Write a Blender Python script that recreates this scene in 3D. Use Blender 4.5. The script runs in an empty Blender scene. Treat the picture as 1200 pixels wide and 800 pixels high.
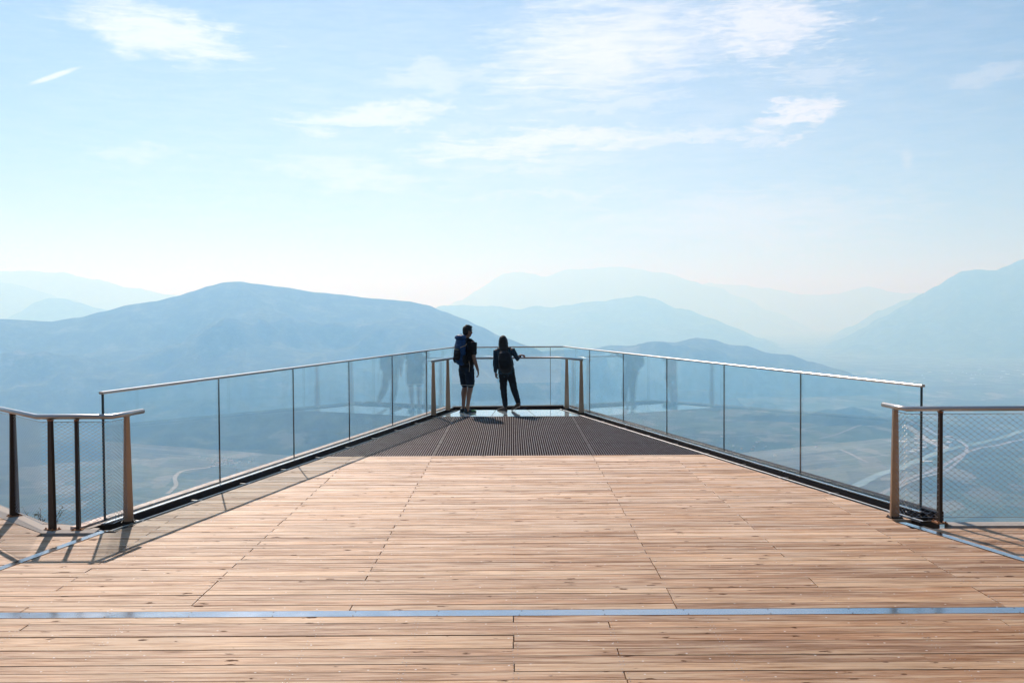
import bpy, bmesh, math, random
from mathutils import Vector, Matrix, noise
random.seed(7)
S = bpy.context.scene
COL = S.collection
R = math.radians
PI = math.pi

# ---------------------------------------------------------------- camera
CAM_H = 2.12
F = 1167.0 / 1200.0
CAM_R = Matrix.Rotation(PI/2 - math.atan(36.5/1167), 4, 'X') @ Matrix.Rotation(R(-0.3), 4, 'Z')
cam = bpy.data.cameras.new('camera')
cam.lens = 35.0; cam.sensor_width = 36.0; cam.clip_start = 0.1; cam.clip_end = 300000
co = bpy.data.objects.new('camera', cam); COL.objects.link(co)
co.matrix_world = Matrix.Translation((0, 0, CAM_H)) @ CAM_R
S.camera = co

def ray(u, v):
    """viewing direction of a point of the photograph (survey of the place)"""
    return (CAM_R.to_3x3() @ Vector(((u-600)/1167, -(v-400)/1167, -1))).normalized()
def az_el(u, v):
    d = ray(u, v)
    return math.atan2(d.x, d.y), math.atan2(d.z, math.hypot(d.x, d.y))
def ground(u, v, z):
    d = ray(u, v); t = (z-CAM_H)/d.z
    return Vector((d.x*t, d.y*t, z))

# ---------------------------------------------------------------- materials
def mat(name):
    m = bpy.data.materials.new(name); m.use_nodes = True
    return m, m.node_tree.nodes, m.node_tree.links, m.node_tree.nodes['Principled BSDF']
def simple(name, col, rough=0.6, metal=0.0, nscale=None, namt=0.25, bump=0.0, coat=0.0, spec=0.5, stretch=None):
    m, N, L, P = mat(name)
    P.inputs['Base Color'].default_value = (*col, 1)
    P.inputs['Roughness'].default_value = rough
    P.inputs['Metallic'].default_value = metal
    P.inputs['Specular IOR Level'].default_value = spec
    P.inputs['Coat Weight'].default_value = coat
    if nscale:
        tc = N.new('ShaderNodeTexCoord'); mp = N.new('ShaderNodeMapping')
        L.new(tc.outputs['Object'], mp.inputs['Vector'])
        if stretch: mp.inputs['Scale'].default_value = stretch
        n = N.new('ShaderNodeTexNoise'); n.inputs['Scale'].default_value = nscale; n.inputs['Detail'].default_value = 5
        L.new(mp.outputs[0], n.inputs['Vector'])
        mx = N.new('ShaderNodeMix'); mx.data_type = 'RGBA'
        mx.inputs[6].default_value = (*[c*(1-namt) for c in col], 1)
        mx.inputs[7].default_value = (*[min(1, c*(1+namt)) for c in col], 1)
        L.new(n.outputs['Fac'], mx.inputs[0]); L.new(mx.outputs[2], P.inputs['Base Color'])
        mr = N.new('ShaderNodeMapRange'); mr.inputs[1].default_value = .3; mr.inputs[2].default_value = .7
        dv_ = .025 if metal > .9 else .1
        mr.inputs[3].default_value = max(.02, rough-dv_); mr.inputs[4].default_value = min(1, rough+dv_*1.2)
        L.new(n.outputs['Fac'], mr.inputs[0]); L.new(mr.outputs[0], P.inputs['Roughness'])
        if bump:
            b = N.new('ShaderNodeBump'); b.inputs['Strength'].default_value = bump; b.inputs['Distance'].default_value = .01
            L.new(n.outputs['Fac'], b.inputs['Height']); L.new(b.outputs[0], P.inputs['Normal'])
    return m

M = {}
M['steel'] = simple('brushed_steel', (.42, .41, .40), .32, 1.0, 30, .08)
M['post_steel'] = simple('satin_post_steel', (.46, .34, .25), .40, 1.0, 18, .12)
M['dark_steel'] = simple('dark_weathered_steel', (.030, .018, .013), .5, .3, 22, .5, .1)
M['rust'] = simple('rusty_steel', (.30, .12, .04), .75, .1, 40, .6, .2)
M['channel'] = simple('dark_channel_steel', (.030, .018, .017), .55, .3, 6, .3)
M['strip'] = simple('deck_strip_steel', (.50, .52, .56), .15, 1.0, 4, .05)
M['grate'] = simple('grating_steel', (.042, .025, .030), .5, .4, 9, .3)
M['pan'] = simple('grating_tray', (.012, .010, .013), .8, 0, 5, .4)
M['rope'] = simple('steel_rope', (.42, .42, .42), .35, 1.0)
M['flange'] = simple('clamp_flange', (.36, .28, .25), .6, .2, 14, .15)
M['lip'] = simple('clamp_lip', (.70, .70, .71), .25, 1.0, 14, .06)
M['gasket'] = simple('glass_joint', (.02, .05, .065), .3, 0)
M['concrete'] = simple('concrete', (.40, .36, .32), .85, 0, 9, .25, .3)
M['under'] = simple('under_deck', (.03, .025, .022), .8, 0, 5, .4)
M['house_wall'] = simple('house_wall', (.72, .69, .64), .8, 0, .1, .15)
M['house_roof'] = simple('house_roof', (.42, .30, .25), .8, 0, .1, .3)
M['road'] = simple('pale_road', (.26, .25, .23), .8, 0, .02, .15)
M['river'] = simple('river_water', (.10, .17, .19), .12, 0, .01, .2)
M['gravel'] = simple('gravel_field', (.30, .29, .26), .9, 0, .01, .25)

def glass_mat():
    m, N, L, P = mat('balustrade_glass'); N.remove(P)
    out = N['Material Output']
    geo = N.new('ShaderNodeNewGeometry')
    dot = N.new('ShaderNodeVectorMath'); dot.operation = 'DOT_PRODUCT'
    L.new(geo.outputs['Normal'], dot.inputs[0]); L.new(geo.outputs['Incoming'], dot.inputs[1])
    ab = N.new('ShaderNodeMath'); ab.operation = 'ABSOLUTE'; L.new(dot.outputs['Value'], ab.inputs[0])
    om = N.new('ShaderNodeMath'); om.operation = 'SUBTRACT'; om.inputs[0].default_value = 1; L.new(ab.outputs[0], om.inputs[1])
    pw = N.new('ShaderNodeMath'); pw.operation = 'POWER'; pw.inputs[1].default_value = 5; L.new(om.outputs[0], pw.inputs[0])
    ma = N.new('ShaderNodeMath'); ma.operation = 'MULTIPLY_ADD'; ma.inputs[1].default_value = .96; ma.inputs[2].default_value = .08
    L.new(pw.outputs[0], ma.inputs[0])
    tr = N.new('ShaderNodeBsdfTransparent'); tr.inputs[0].default_value = (.94, .982, .994, 1)
    gl = N.new('ShaderNodeBsdfGlossy'); gl.inputs['Roughness'].default_value = 0.0; gl.inputs[0].default_value = (.95, 1, 1, 1)
    mx = N.new('ShaderNodeMixShader')
    L.new(ma.outputs[0], mx.inputs[0]); L.new(tr.outputs[0], mx.inputs[1]); L.new(gl.outputs[0], mx.inputs[2])
    # thin film of dust
    df = N.new('ShaderNodeBsdfDiffuse'); df.inputs[0].default_value = (.5, .52, .54, 1)
    nz = N.new('ShaderNodeTexNoise'); nz.inputs['Scale'].default_value = 2.5; nz.inputs['Detail'].default_value = 6
    tc = N.new('ShaderNodeTexCoord'); L.new(tc.outputs['Object'], nz.inputs['Vector'])
    mr = N.new('ShaderNodeMapRange'); mr.inputs[1].default_value = .35; mr.inputs[2].default_value = .75; mr.inputs[3].default_value = .0; mr.inputs[4].default_value = .018
    L.new(nz.outputs['Fac'], mr.inputs[0])
    m2 = N.new('ShaderNodeMixShader'); L.new(mr.outputs[0], m2.inputs[0]); L.new(mx.outputs[0], m2.inputs[1]); L.new(df.outputs[0], m2.inputs[2])
    L.new(m2.outputs[0], out.inputs['Surface'])
    return m
M['glass'] = glass_mat()

def wood_mat():
    m, N, L, P = mat('larch_boards')
    geo = N.new('ShaderNodeNewGeometry')
    tc = N.new('ShaderNodeTexCoord')
    off = N.new('ShaderNodeVectorMath'); off.operation = 'SCALE'; off.inputs[3].default_value = 37.0
    cmb = N.new('ShaderNodeCombineXYZ')
    r2 = N.new('ShaderNodeMath'); r2.operation = 'MULTIPLY'; r2.inputs[1].default_value = 91.7
    L.new(geo.outputs['Random Per Island'], r2.inputs[0])
    L.new(r2.outputs[0], cmb.inputs[0]); L.new(geo.outputs['Random Per Island'], cmb.inputs[1]); L.new(r2.outputs[0], cmb.inputs[2])
    L.new(cmb.outputs[0], off.inputs[0])
    add = N.new('ShaderNodeVectorMath'); add.operation = 'ADD'
    L.new(tc.outputs['Object'], add.inputs[0]); L.new(off.outputs[0], add.inputs[1])
    def nz(scale, sc, detail=6, rough=.6, dist=0.0):
        mp = N.new('ShaderNodeMapping'); mp.inputs['Scale'].default_value = sc
        L.new(add.outputs[0], mp.inputs['Vector'])
        n = N.new('ShaderNodeTexNoise'); n.inputs['Scale'].default_value = scale; n.inputs['Detail'].default_value = detail
        n.inputs['Roughness'].default_value = rough; n.inputs['Distortion'].default_value = dist
        L.new(mp.outputs[0], n.inputs['Vector']); return n
    def ramp(src, stops):
        r = N.new('ShaderNodeValToRGB'); e = r.color_ramp.elements
        while len(e) < len(stops): e.new(.5)
        for k, (p, c) in enumerate(stops):
            e[k].position = p; e[k].color = (*c, 1) if len(c) == 3 else c
        L.new(src, r.inputs[0]); return r
    def mix(fac, a, b, mode='MIX'):
        x = N.new('ShaderNodeMix'); x.data_type = 'RGBA'; x.blend_type = mode
        if isinstance(fac, float): x.inputs[0].default_value = fac
        else: L.new(fac, x.inputs[0])
        for i, s in ((6, a), (7, b)):
            if isinstance(s, tuple): x.inputs[i].default_value = (*s, 1)
            else: L.new(s, x.inputs[i])
        return x.outputs[2]
    base = ramp(geo.outputs['Random Per Island'], [(0, (.21, .105, .045)), (.18, (.37, .205, .105)), (.36, (.27, .145, .07)), (.52, (.45, .275, .16)), (.68, (.30, .165, .085)), (.84, (.52, .36, .24)), (1, (.33, .205, .125))])
    grain = nz(3.2, (.7, 19, 3), 8, .70, .35)
    g = ramp(grain.outputs['Fac'], [(.33, (.46, .37, .30)), (.43, (.76, .71, .66)), (.50, (1, 1, 1)), (.62, (1.38, 1.38, 1.38))])
    c = mix(1.0, base.outputs[0], g.outputs[0], 'MULTIPLY')
    # long weathered silver streaks
    wth = nz(2.4, (.5, 7, 1), 6, .65)
    wf = ramp(wth.outputs['Fac'], [(.47, (0, 0, 0)), (.60, (.8, .8, .8))])
    c = mix(wf.outputs[0], c, (.52, .40, .31))
    # broad stains
    st = nz(1.3, (.6, 1.3, 1), 5, .6)
    sf = ramp(st.outputs['Fac'], [(.36, (.80, .77, .73)), (.60, (1.04, 1.01, .97))])
    c = mix(1.0, c, sf.outputs[0], 'MULTIPLY')
    # board colour turns paler and cooler further out
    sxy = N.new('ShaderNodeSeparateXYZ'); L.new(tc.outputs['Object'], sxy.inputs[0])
    dist_fac = N.new('ShaderNodeMapRange'); dist_fac.inputs[1].default_value = 6.5; dist_fac.inputs[2].default_value = 13; dist_fac.inputs[3].default_value = 0; dist_fac.inputs[4].default_value = 1
    L.new(sxy.outputs[1], dist_fac.inputs[0])
    dist_tint = mix(dist_fac.outputs[0], (.93, .84, .68), (1.48, 1.54, 1.62))
    c = mix(1.0, c, dist_tint, 'MULTIPLY')
    # knots
    mpk = N.new('ShaderNodeMapping'); mpk.inputs['Scale'].default_value = (3.4, 8.5, 1); L.new(add.outputs[0], mpk.inputs['Vector'])
    wob = nz(16, (1, 2, 1), 3, .5)
    wadd = N.new('ShaderNodeVectorMath'); wadd.operation = 'SCALE'; wadd.inputs[3].default_value = .5
    L.new(wob.outputs['Color'], wadd.inputs[0])
    wsum = N.new('ShaderNodeVectorMath'); wsum.operation = 'ADD'; L.new(mpk.outputs[0], wsum.inputs[0]); L.new(wadd.outputs[0], wsum.inputs[1])
    vo = N.new('ShaderNodeTexVoronoi'); vo.inputs['Scale'].default_value = 1.0; vo.voronoi_dimensions = '2D'; vo.inputs['Randomness'].default_value = 1.0
    L.new(wsum.outputs[0], vo.inputs['Vector'])
    # only some cells carry a knot
    sep = N.new('ShaderNodeSeparateColor'); L.new(vo.outputs['Color'], sep.inputs[0])
    sz = N.new('ShaderNodeMapRange'); sz.inputs[1].default_value = .5; sz.inputs[2].default_value = 1; sz.inputs[3].default_value = 0; sz.inputs[4].default_value = .155
    L.new(sep.outputs[0], sz.inputs[0])
    dv = N.new('ShaderNodeMath'); dv.operation = 'SUBTRACT'; L.new(sz.outputs[0], dv.inputs[0]); L.new(vo.outputs['Distance'], dv.inputs[1])
    kn = N.new('ShaderNodeMapRange'); kn.inputs[1].default_value = -.01; kn.inputs[2].default_value = .06; kn.inputs[3].default_value = 0; kn.inputs[4].default_value = .95
    L.new(dv.outputs[0], kn.inputs[0])
    c = mix(kn.outputs[0], c, (.085, .038, .018))
    # thin dark cracks
    ck = nz(5, (.5, 26, 1), 5, .7, .6)
    cf = ramp(ck.outputs['Fac'], [(.585, (0, 0, 0)), (.63, (.9, .9, .9))])
    ckm = nz(1.6, (.8, 1.6, 1), 2, .5)
    cm = ramp(ckm.outputs['Fac'], [(.50, (0, 0, 0)), (.62, (1, 1, 1))])
    cfm = mix(1.0, cf.outputs[0], cm.outputs[0], 'MULTIPLY')
    c = mix(cfm, c, (.07, .038, .022))
    # tiny pale specks of grit and droppings
    vs_ = N.new('ShaderNodeTexVoronoi'); vs_.voronoi_dimensions = '2D'; vs_.inputs['Scale'].default_value = 3.4; L.new(tc.outputs['Object'], vs_.inputs['Vector'])
    sp_ = N.new('ShaderNodeMapRange'); sp_.inputs[1].default_value = .012; sp_.inputs[2].default_value = .032; sp_.inputs[3].default_value = .8; sp_.inputs[4].default_value = 0
    L.new(vs_.outputs['Distance'], sp_.inputs[0]); c = mix(sp_.outputs[0], c, (.62, .58, .54))
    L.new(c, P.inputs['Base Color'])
    ro = N.new('ShaderNodeMapRange'); ro.inputs[3].default_value = .56; ro.inputs[4].default_value = .74
    L.new(grain.outputs['Fac'], ro.inputs[0]); L.new(ro.outputs[0], P.inputs['Roughness'])
    # worn late-wood is shinier, knots and cracks are matt
    sg = ramp(grain.outputs['Fac'], [(.38, (.12, .12, .12)), (.60, (.85, .85, .85))])
    inv = N.new('ShaderNodeMath'); inv.operation = 'SUBTRACT'; inv.inputs[0].default_value = 1; L.new(kn.outputs[0], inv.inputs[1])
    inv2 = N.new('ShaderNodeMath'); inv2.operation = 'SUBTRACT'; inv2.inputs[0].default_value = 1; L.new(cfm, inv2.inputs[1])
    s1 = N.new('ShaderNodeMath'); s1.operation = 'MULTIPLY'; L.new(inv.outputs[0], s1.inputs[0]); L.new(inv2.outputs[0], s1.inputs[1])
    s2 = N.new('ShaderNodeMath'); s2.operation = 'MULTIPLY'; L.new(s1.outputs[0], s2.inputs[0]); L.new(sg.outputs[0], s2.inputs[1])
    L.new(s2.outputs[0], P.inputs['Specular IOR Level'])
    b = N.new('ShaderNodeBump'); b.inputs['Strength'].default_value = .35; b.inputs['Distance'].default_value = .004
    L.new(grain.outputs['Fac'], b.inputs['Height']); L.new(b.outputs[0], P.inputs['Normal'])
    return m
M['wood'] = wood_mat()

def floor_glass():
    m, N, L, P = mat('walkable_glass')
    P.inputs['Base Color'].default_value = (.62, .68, .68, 1); P.inputs['Roughness'].default_value = .16
    P.inputs['Specular IOR Level'].default_value = .8
    P.inputs['Coat Weight'].default_value = 1; P.inputs['Coat Roughness'].default_value = .03
    return m
M['floor_glass'] = floor_glass()

def land_mat(name, kind):
    m, N, L, P = mat(name)
    tc = N.new('ShaderNodeTexCoord')
    def nz(scale, detail=6, rough=.55):
        n = N.new('ShaderNodeTexNoise'); n.inputs['Scale'].default_value = scale; n.inputs['Detail'].default_value = detail; n.inputs['Roughness'].default_value = rough
        L.new(tc.outputs['Object'], n.inputs['Vector']); return n
    def ramp(src, stops, const=False):
        r = N.new('ShaderNodeValToRGB'); e = r.color_ramp.elements
        if const: r.color_ramp.interpolation = 'CONSTANT'
        while len(e) < len(stops): e.new(.5)
        for k, (p, c) in enumerate(stops): e[k].position = p; e[k].color = (*c, 1)
        L.new(src, r.inputs[0]); return r.outputs[0]
    def mix(f, a, b):
        x = N.new('ShaderNodeMix'); x.data_type = 'RGBA'
        L.new(f, x.inputs[0])
        for i, s in ((6, a), (7, b)):
            if isinstance(s, tuple): x.inputs[i].default_value = (*s, 1)
            else: L.new(s, x.inputs[i])
        return x.outputs[2]
    if kind == 'forest':
        c = ramp(nz(.0042, 9, .72).outputs['Fac'], [(.38, (.010, .020, .007)), (.48, (.035, .052, .018)), (.56, (.07, .09, .035)), (.66, (.15, .155, .08))])
        rock = ramp(nz(.0011, 8, .7).outputs['Fac'], [(.61, (0, 0, 0)), (.66, (.6, .6, .6))])
        c = mix(rock, c, (.26, .24, .18))
    else:
        vo = N.new('ShaderNodeTexVoronoi'); vo.voronoi_dimensions = '2D'; vo.distance = 'CHEBYCHEV'; vo.inputs['Scale'].default_value = .0058
        mp = N.new('ShaderNodeMapping'); mp.inputs['Rotation'].default_value = (0, 0, .5); mp.inputs['Scale'].default_value = (1.6, .7, 1)
        L.new(tc.outputs['Object'], mp.inputs['Vector']); L.new(mp.outputs[0], vo.inputs['Vector'])
        sp = N.new('ShaderNodeSeparateColor'); L.new(vo.outputs['Color'], sp.inputs[0])
        c = ramp(sp.outputs[0], [(0, (.08, .12, .05)), (.3, (.13, .16, .08)), (.5, (.17, .17, .11)), (.68, (.06, .085, .035)), (.84, (.24, .24, .17))], True)
        wds = ramp(nz(.0011, 9, .68).outputs['Fac'], [(.52, (0, 0, 0)), (.545, (.9, .9, .9))])
        c = mix(wds, c, (.035, .052, .02))
        sm = ramp(nz(.006, 6, .6).outputs['Fac'], [(.57, (0, 0, 0)), (.62, (.85, .85, .85))])
        c = mix(sm, c, (.05, .07, .03))
    L.new(c, P.inputs['Base Color']); P.inputs['Roughness'].default_value = .95; P.inputs['Specular IOR Level'].default_value = .1
    b = N.new('ShaderNodeBump'); b.inputs['Strength'].default_value = .9; b.inputs['Distance'].default_value = 40
    L.new(nz(.010, 8, .75).outputs['Fac'], b.inputs['Height']); L.new(b.outputs[0], P.inputs['Normal'])
    return m
M['forest'] = land_mat('wooded_mountain', 'forest')
M['valley'] = land_mat('valley_fields', 'valley')

def cloth(name, col, rough=.85, plaid=None):
    m = simple(name, col, rough, 0, 14, .3, .15, spec=.25)
    if plaid:
        N = m.node_tree.nodes; L = m.node_tree.links; P = N['Principled BSDF']
        tc = N.new('ShaderNodeTexCoord'); outs = []
        for d in ('X', 'Z'):
            w = N.new('ShaderNodeTexWave'); w.bands_direction = d; w.inputs['Scale'].default_value = 8; w.wave_profile = 'SIN'
            L.new(tc.outputs['Object'], w.inputs['Vector']); outs.append(w)
        mt = N.new('ShaderNodeMath'); mt.operation = 'MULTIPLY'
        L.new(outs[0].outputs['Fac'], mt.inputs[0]); L.new(outs[1].outputs['Fac'], mt.inputs[1])
        mx = N.new('ShaderNodeMix'); mx.data_type = 'RGBA'; mx.inputs[6].default_value = (*col, 1); mx.inputs[7].default_value = (*plaid, 1)
        L.new(mt.outputs[0], mx.inputs[0]); L.new(mx.outputs[2], P.inputs['Base Color'])
    return m
M['skin'] = simple('skin', (.27, .145, .095), .55, 0, 20, .1)
M['skin'].node_tree.nodes['Principled BSDF'].inputs['Subsurface Weight'].default_value = .08
M['hair'] = simple('dark_hair', (.008, .006, .005), .6, 0, 60, .4, .3)
M['black_cloth'] = cloth('black_cotton', (.014, .014, .016))
M['navy'] = cloth('navy_cotton', (.012, .020, .036))
M['hem'] = cloth('pale_hem', (.45, .42, .38))
M['blue_pack'] = cloth('blue_nylon', (.012, .060, .17), .5)
M['dark_pack'] = cloth('dark_nylon', (.012, .014, .018), .55)
M['plaid'] = cloth('plaid_flannel', (.012, .035, .055), .85, (.06, .09, .11))
M['jeans'] = cloth('black_denim', (.011, .013, .018))
M['leather'] = simple('brown_leather', (.055, .03, .02), .5, 0, 30, .3)
M['shoe'] = simple('trail_shoe', (.018, .03, .045), .6, 0, 30, .3)
M['green_sole'] = simple('green_rubber', (.09, .34, .06), .5, 0)
M['shoe_sole'] = simple('dark_rubber', (.03, .05, .05), .6, 0)
M['eye'] = simple('eye_white', (.7, .7, .68), .2)
M['iris'] = simple('dark_iris', (.03, .018, .01), .2)
M['lips'] = simple('lips', (.36, .15, .12), .5)
M['webbing'] = simple('pale_webbing', (.42, .36, .28), .7)
M['leaf'] = simple('leaf', (.06, .11, .025), .6, 0, 30, .4)
M['twig'] = simple('twig', (.07, .045, .03), .8)

# ---------------------------------------------------------------- object helpers
def link(name, me, m=None, parent=None, smooth=False):
    if m is not None:
        for x in (m if isinstance(m, (list, tuple)) else [m]): me.materials.append(x)
    o = bpy.data.objects.new(name, me); COL.objects.link(o)
    if parent is not None: o.parent = parent
    if smooth:
        for p in me.polygons: p.use_smooth = True
    return o
class MB:
    def __init__(s): s.v = []; s.f = []; s.mi = []
    def add(s, vs, fs, mi=0):
        k = len(s.v); s.v += [tuple(p) for p in vs]; s.f += [tuple(i+k for i in f) for f in fs]; s.mi += [mi]*len(fs)
    def hexa(s, b, t, mi=0):           # bottom and top quads, counter-clockwise from above
        s.add(list(b)+list(t), [(3, 2, 1, 0), (4, 5, 6, 7), (0, 1, 5, 4), (1, 2, 6, 5), (2, 3, 7, 6), (3, 0, 4, 7)], mi)
    def box(s, c, d, rz=0, mi=0):
        q = []
        for z in (-.5, .5):
            for x, y in ((-.5, -.5), (.5, -.5), (.5, .5), (-.5, .5)):
                X, Y = x*d[0], y*d[1]
                q.append((c[0]+X*math.cos(rz)-Y*math.sin(rz), c[1]+X*math.sin(rz)+Y*math.cos(rz), c[2]+z*d[2]))
        s.hexa(q[:4], q[4:], mi)
    def sweep(s, pts, prof, mi=0, up=Vector((0, 0, 1)), closed_prof=True):
        """sweep profile [(side, up)] along pts with mitred corners"""
        pts = [Vector(p) for p in pts]; n = len(prof); rings = []
        for i, p in enumerate(pts):
            a = (pts[i]-pts[i-1]).normalized() if i else None
            b = (pts[i+1]-pts[i]).normalized() if i < len(pts)-1 else None
            t = (a+b).normalized() if a and b else (a or b)
            side = t.cross(up).normalized(); u = side.cross(t).normalized()
            k = 1/max(.3, math.cos(a.angle(b)/2)) if a and b else 1
            rings.append([p+side*x*k+u*z for x, z in prof])
        vs = [q for r in rings for q in r]; fs = []
        for i in range(len(pts)-1):
            for j in range(n):
                fs.append((i*n+j, i*n+(j+1) % n, (i+1)*n+(j+1) % n, (i+1)*n+j))
        fs.append(tuple(range(n))[::-1]); fs.append(tuple((len(pts)-1)*n+j for j in range(n)))
        s.add(vs, fs, mi)
    def tube(s, pts, r, n=10, mi=0):
        up = Vector((0, 0, 1))
        d = (Vector(pts[-1])-Vector(pts[0]))
        if abs(d.normalized().z) > .9: up = Vector((0, 1, 0))
        s.sweep(pts, [(r*math.cos(2*PI*k/n), r*math.sin(2*PI*k/n)) for k in range(n)], mi, up)
    def wire(s, a, b, r):
        s.tube([a, b], r, 4)
    def build(s, name, m, parent=None, smooth=False, bevel=0):
        me = bpy.data.meshes.new(name); me.from_pydata(s.v, [], s.f); me.validate()
        bm = bmesh.new(); bm.from_mesh(me); bmesh.ops.recalc_face_normals(bm, faces=bm.faces)
        if bevel: bmesh.ops.bevel(bm, geom=list(bm.edges), offset=bevel, segments=2, affect='EDGES')
        bm.to_mesh(me); bm.free()
        o = link(name, me, m, parent, smooth)
        if isinstance(m, (list, tuple)) and not bevel:
            for p, k in zip(me.polygons, s.mi): p.material_index = k
        return o
def tag(o, label=None, cat=None, group=None, kind=None):
    for k, v in (('label', label), ('category', cat), ('group', group), ('kind', kind)):
        if v: o[k] = v
    return o
def empty(name, loc=(0, 0, 0), rz=0, **kw):
    o = bpy.data.objects.new(name, None); COL.objects.link(o); o.empty_display_size = .2
    o.location = loc; o.rotation_euler = (0, 0, rz); tag(o, **kw); return o

# ---------------------------------------------------------------- platform geometry (metres)
GL = lambda y: -6.424 + .2368*y          # left glass line
GR = lambda y: 6.965 - .2678*y           # right glass line
LY0, LY1, RY0, RY1 = 9.9, 21.6, 10.25, 21.75
TW = .30
DL = lambda y: GL(y) + TW                # deck edges beside the channels
DR = lambda y: GR(y) - TW
TIPY = 21.16
GRATE0, GRATE1 = 14.48, 19.86
ST0, ST1 = 6.853, 6.992                  # cross strip
LSX = lambda y: -4.004 + (y-9.608)*.2125 # outer edge of the left diagonal strip
RSX = lambda y: 3.896 - (y-9.803)*.298   # outer edge of the right diagonal strip

# ---- deck boards
P_ = .1328
deck = MB()
def board(xa0, xb0, xa1, xb1, y0, y1, tilt=0.0):
    g = random.choice((.0018, .0022, .0028, .0038)); z = random.uniform(-.0015, .0015); zt = -.028
    e = random.uniform(.0012, .0035)
    b = [(xa0+.001, y0+g, zt), (xb0-.001, y0+g, zt), (xb1-.001, y1-g, zt), (xa1+.001, y1-g, zt)]
    k = random.uniform(-.0012, .0012); h = .0022
    m = [(xa0+.001, y0+g, z-h), (xb0-.001, y0+g, z-h+k), (xb1-.001, y1-g, z-h+k), (xa1+.001, y1-g, z-h)]
    t = [(xa0+e, y0+g+h, z), (xb0-e, y0+g+h, z+k), (xb1-e, y1-g-h, z+k), (xa1+e, y1-g-h, z)]
    deck.add(b+m+t, [(0, 1, 5, 4), (1, 2, 6, 5), (2, 3, 7, 6), (3, 0, 4, 7), (4, 5, 9, 8), (5, 6, 10, 9), (6, 7, 11, 10), (7, 4, 8, 11), (8, 9, 10, 11)], 0)
def row(fl, fr, y0, y1, joints):
    """one row of boards from edge function fl to edge function fr"""
    xs = [j + random.uniform(-.004, .004) for j in joints if max(fl(y0), fl(y1))+.15 < j < min(fr(y0), fr(y1))-.15]
    c0 = [fl(y0)] + xs + [fr(y0)]; c1 = [fl(y1)] + xs + [fr(y1)]
    for k in range(len(c0)-1): board(c0[k]+(.002 if k else 0), c0[k+1]-.002, c1[k]+(.002 if k else 0), c1[k+1]-.002, y0, y1)
screws = MB()
def screw(x, y):
    n = 6; r = .0042
    vs = [(x+r*math.cos(2*PI*k/n), y+r*math.sin(2*PI*k/n), .0022) for k in range(n)] + [(x+.003*math.cos(2*PI*k/n), y+.003*math.sin(2*PI*k/n), .0030) for k in range(n)]
    screws.add(vs, [tuple(range(n, 2*n))]+[(k, (k+1) % n, n+(k+1) % n, n+k) for k in range(n)])
J = 1.165
def screws_row(fl, fr, y0, y1, lines):
    for x in lines:
        if max(fl(y0), fl(y1))+.1 < x < min(fr(y0), fr(y1))-.1:
            for dx in (-.012, .014):
                for yy in (y0+.028, y1-.028):
                    if random.random() < .8: screw(x+dx+random.uniform(-.004, .004), yy+random.uniform(-.004, .004))
edgeL = lambda y: DL(y) if y > 9.62 else LSX(y)+.092
edgeR = lambda y: DR(y) if y > 9.82 else RSX(y)-.092
n1 = round((GRATE0-.01-ST1)/P_); p1 = (GRATE0-.01-ST1)/n1
for i in range(n1):
    y0 = ST1+.004+i*p1; y1 = y0+p1
    jt = [-J*3, -J, J, J*3] if i % 2 == 0 else [-J*4, -J*2, J*2, J*4]
    if random.random() < .22: jt = [-J*2, J, J*3]
    if i % 9 == 4: jt = [-J*3, -J*2, J*2]
    if y0 < 9.62 < y1 or y0 < 9.82 < y1:
        fl = lambda y, a=max(edgeL(y0), edgeL(y1)): a
        fr = lambda y, a=min(edgeR(y0), edgeR(y1)): a
    else: fl, fr = edgeL, edgeR
    row(fl, fr, y0, y1, jt)
    screws_row(fl, fr, y0, y1, [J*k for k in range(-4, 5)])
n2 = 84
for i in range(n2):                       # in front of the cross strip, back past the camera
    y1 = ST0-.004-i*P_; y0 = y1-P_
    H_ = 5.3/8
    jt = [(-6.62, 0.0, 6.62), (-3.3, .65, 3.31), (-.66, 3.32, -7.2), (-6.6, 0.0, .65*6)][(i+(1 if i % 5 == 3 else 0)) % 4]
    row(lambda y: -13.0, lambda y: 13.0, y0, y1, list(jt))
    if i < 40: screws_row(lambda y: -13, lambda y: 13, y0, y1, [k*1.32+.01 for k in range(-6, 7)]+[-.66, .65, 3.31, -3.3])
# left and right aprons outside the diagonal strips
CIN = [(-7.3, 12.2), (-5.315, 10.258), (-4.53, 9.51), (-4.03, 9.51)]
COUT = [(-7.65, 12.9), (-5.669, 10.947), (-4.742, 10.016), (-4.194, 9.775), (-4.06, 9.72)]
i = 0; y0 = ST1+.004
while y0 < 12.1:
    y1 = y0+P_
    if y1 <= 9.51: row(lambda y: -13.0, LSX, y0, y1, [-5.9, -8.2] if i % 2 else [-7.05, -4.75]); screws_row(lambda y: -13.0, LSX, y0, y1, [-5.9, -4.75])
    else: row(lambda y: -13.0, lambda y: -4.53-(max(y, 9.51)-9.51)*1.0495, y0, y1, [-7.1] if i % 2 else [-5.95])
    if y1 <= 9.64: row(RSX, lambda y: 13.0, y0, y1, [5.3, 7.6] if i % 2 else [6.4])
    y0 = y1; i += 1
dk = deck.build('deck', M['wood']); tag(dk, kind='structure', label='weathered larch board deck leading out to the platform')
so = screws.build('screw_heads', M['steel'], dk); tag(so, kind='stuff')

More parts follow.
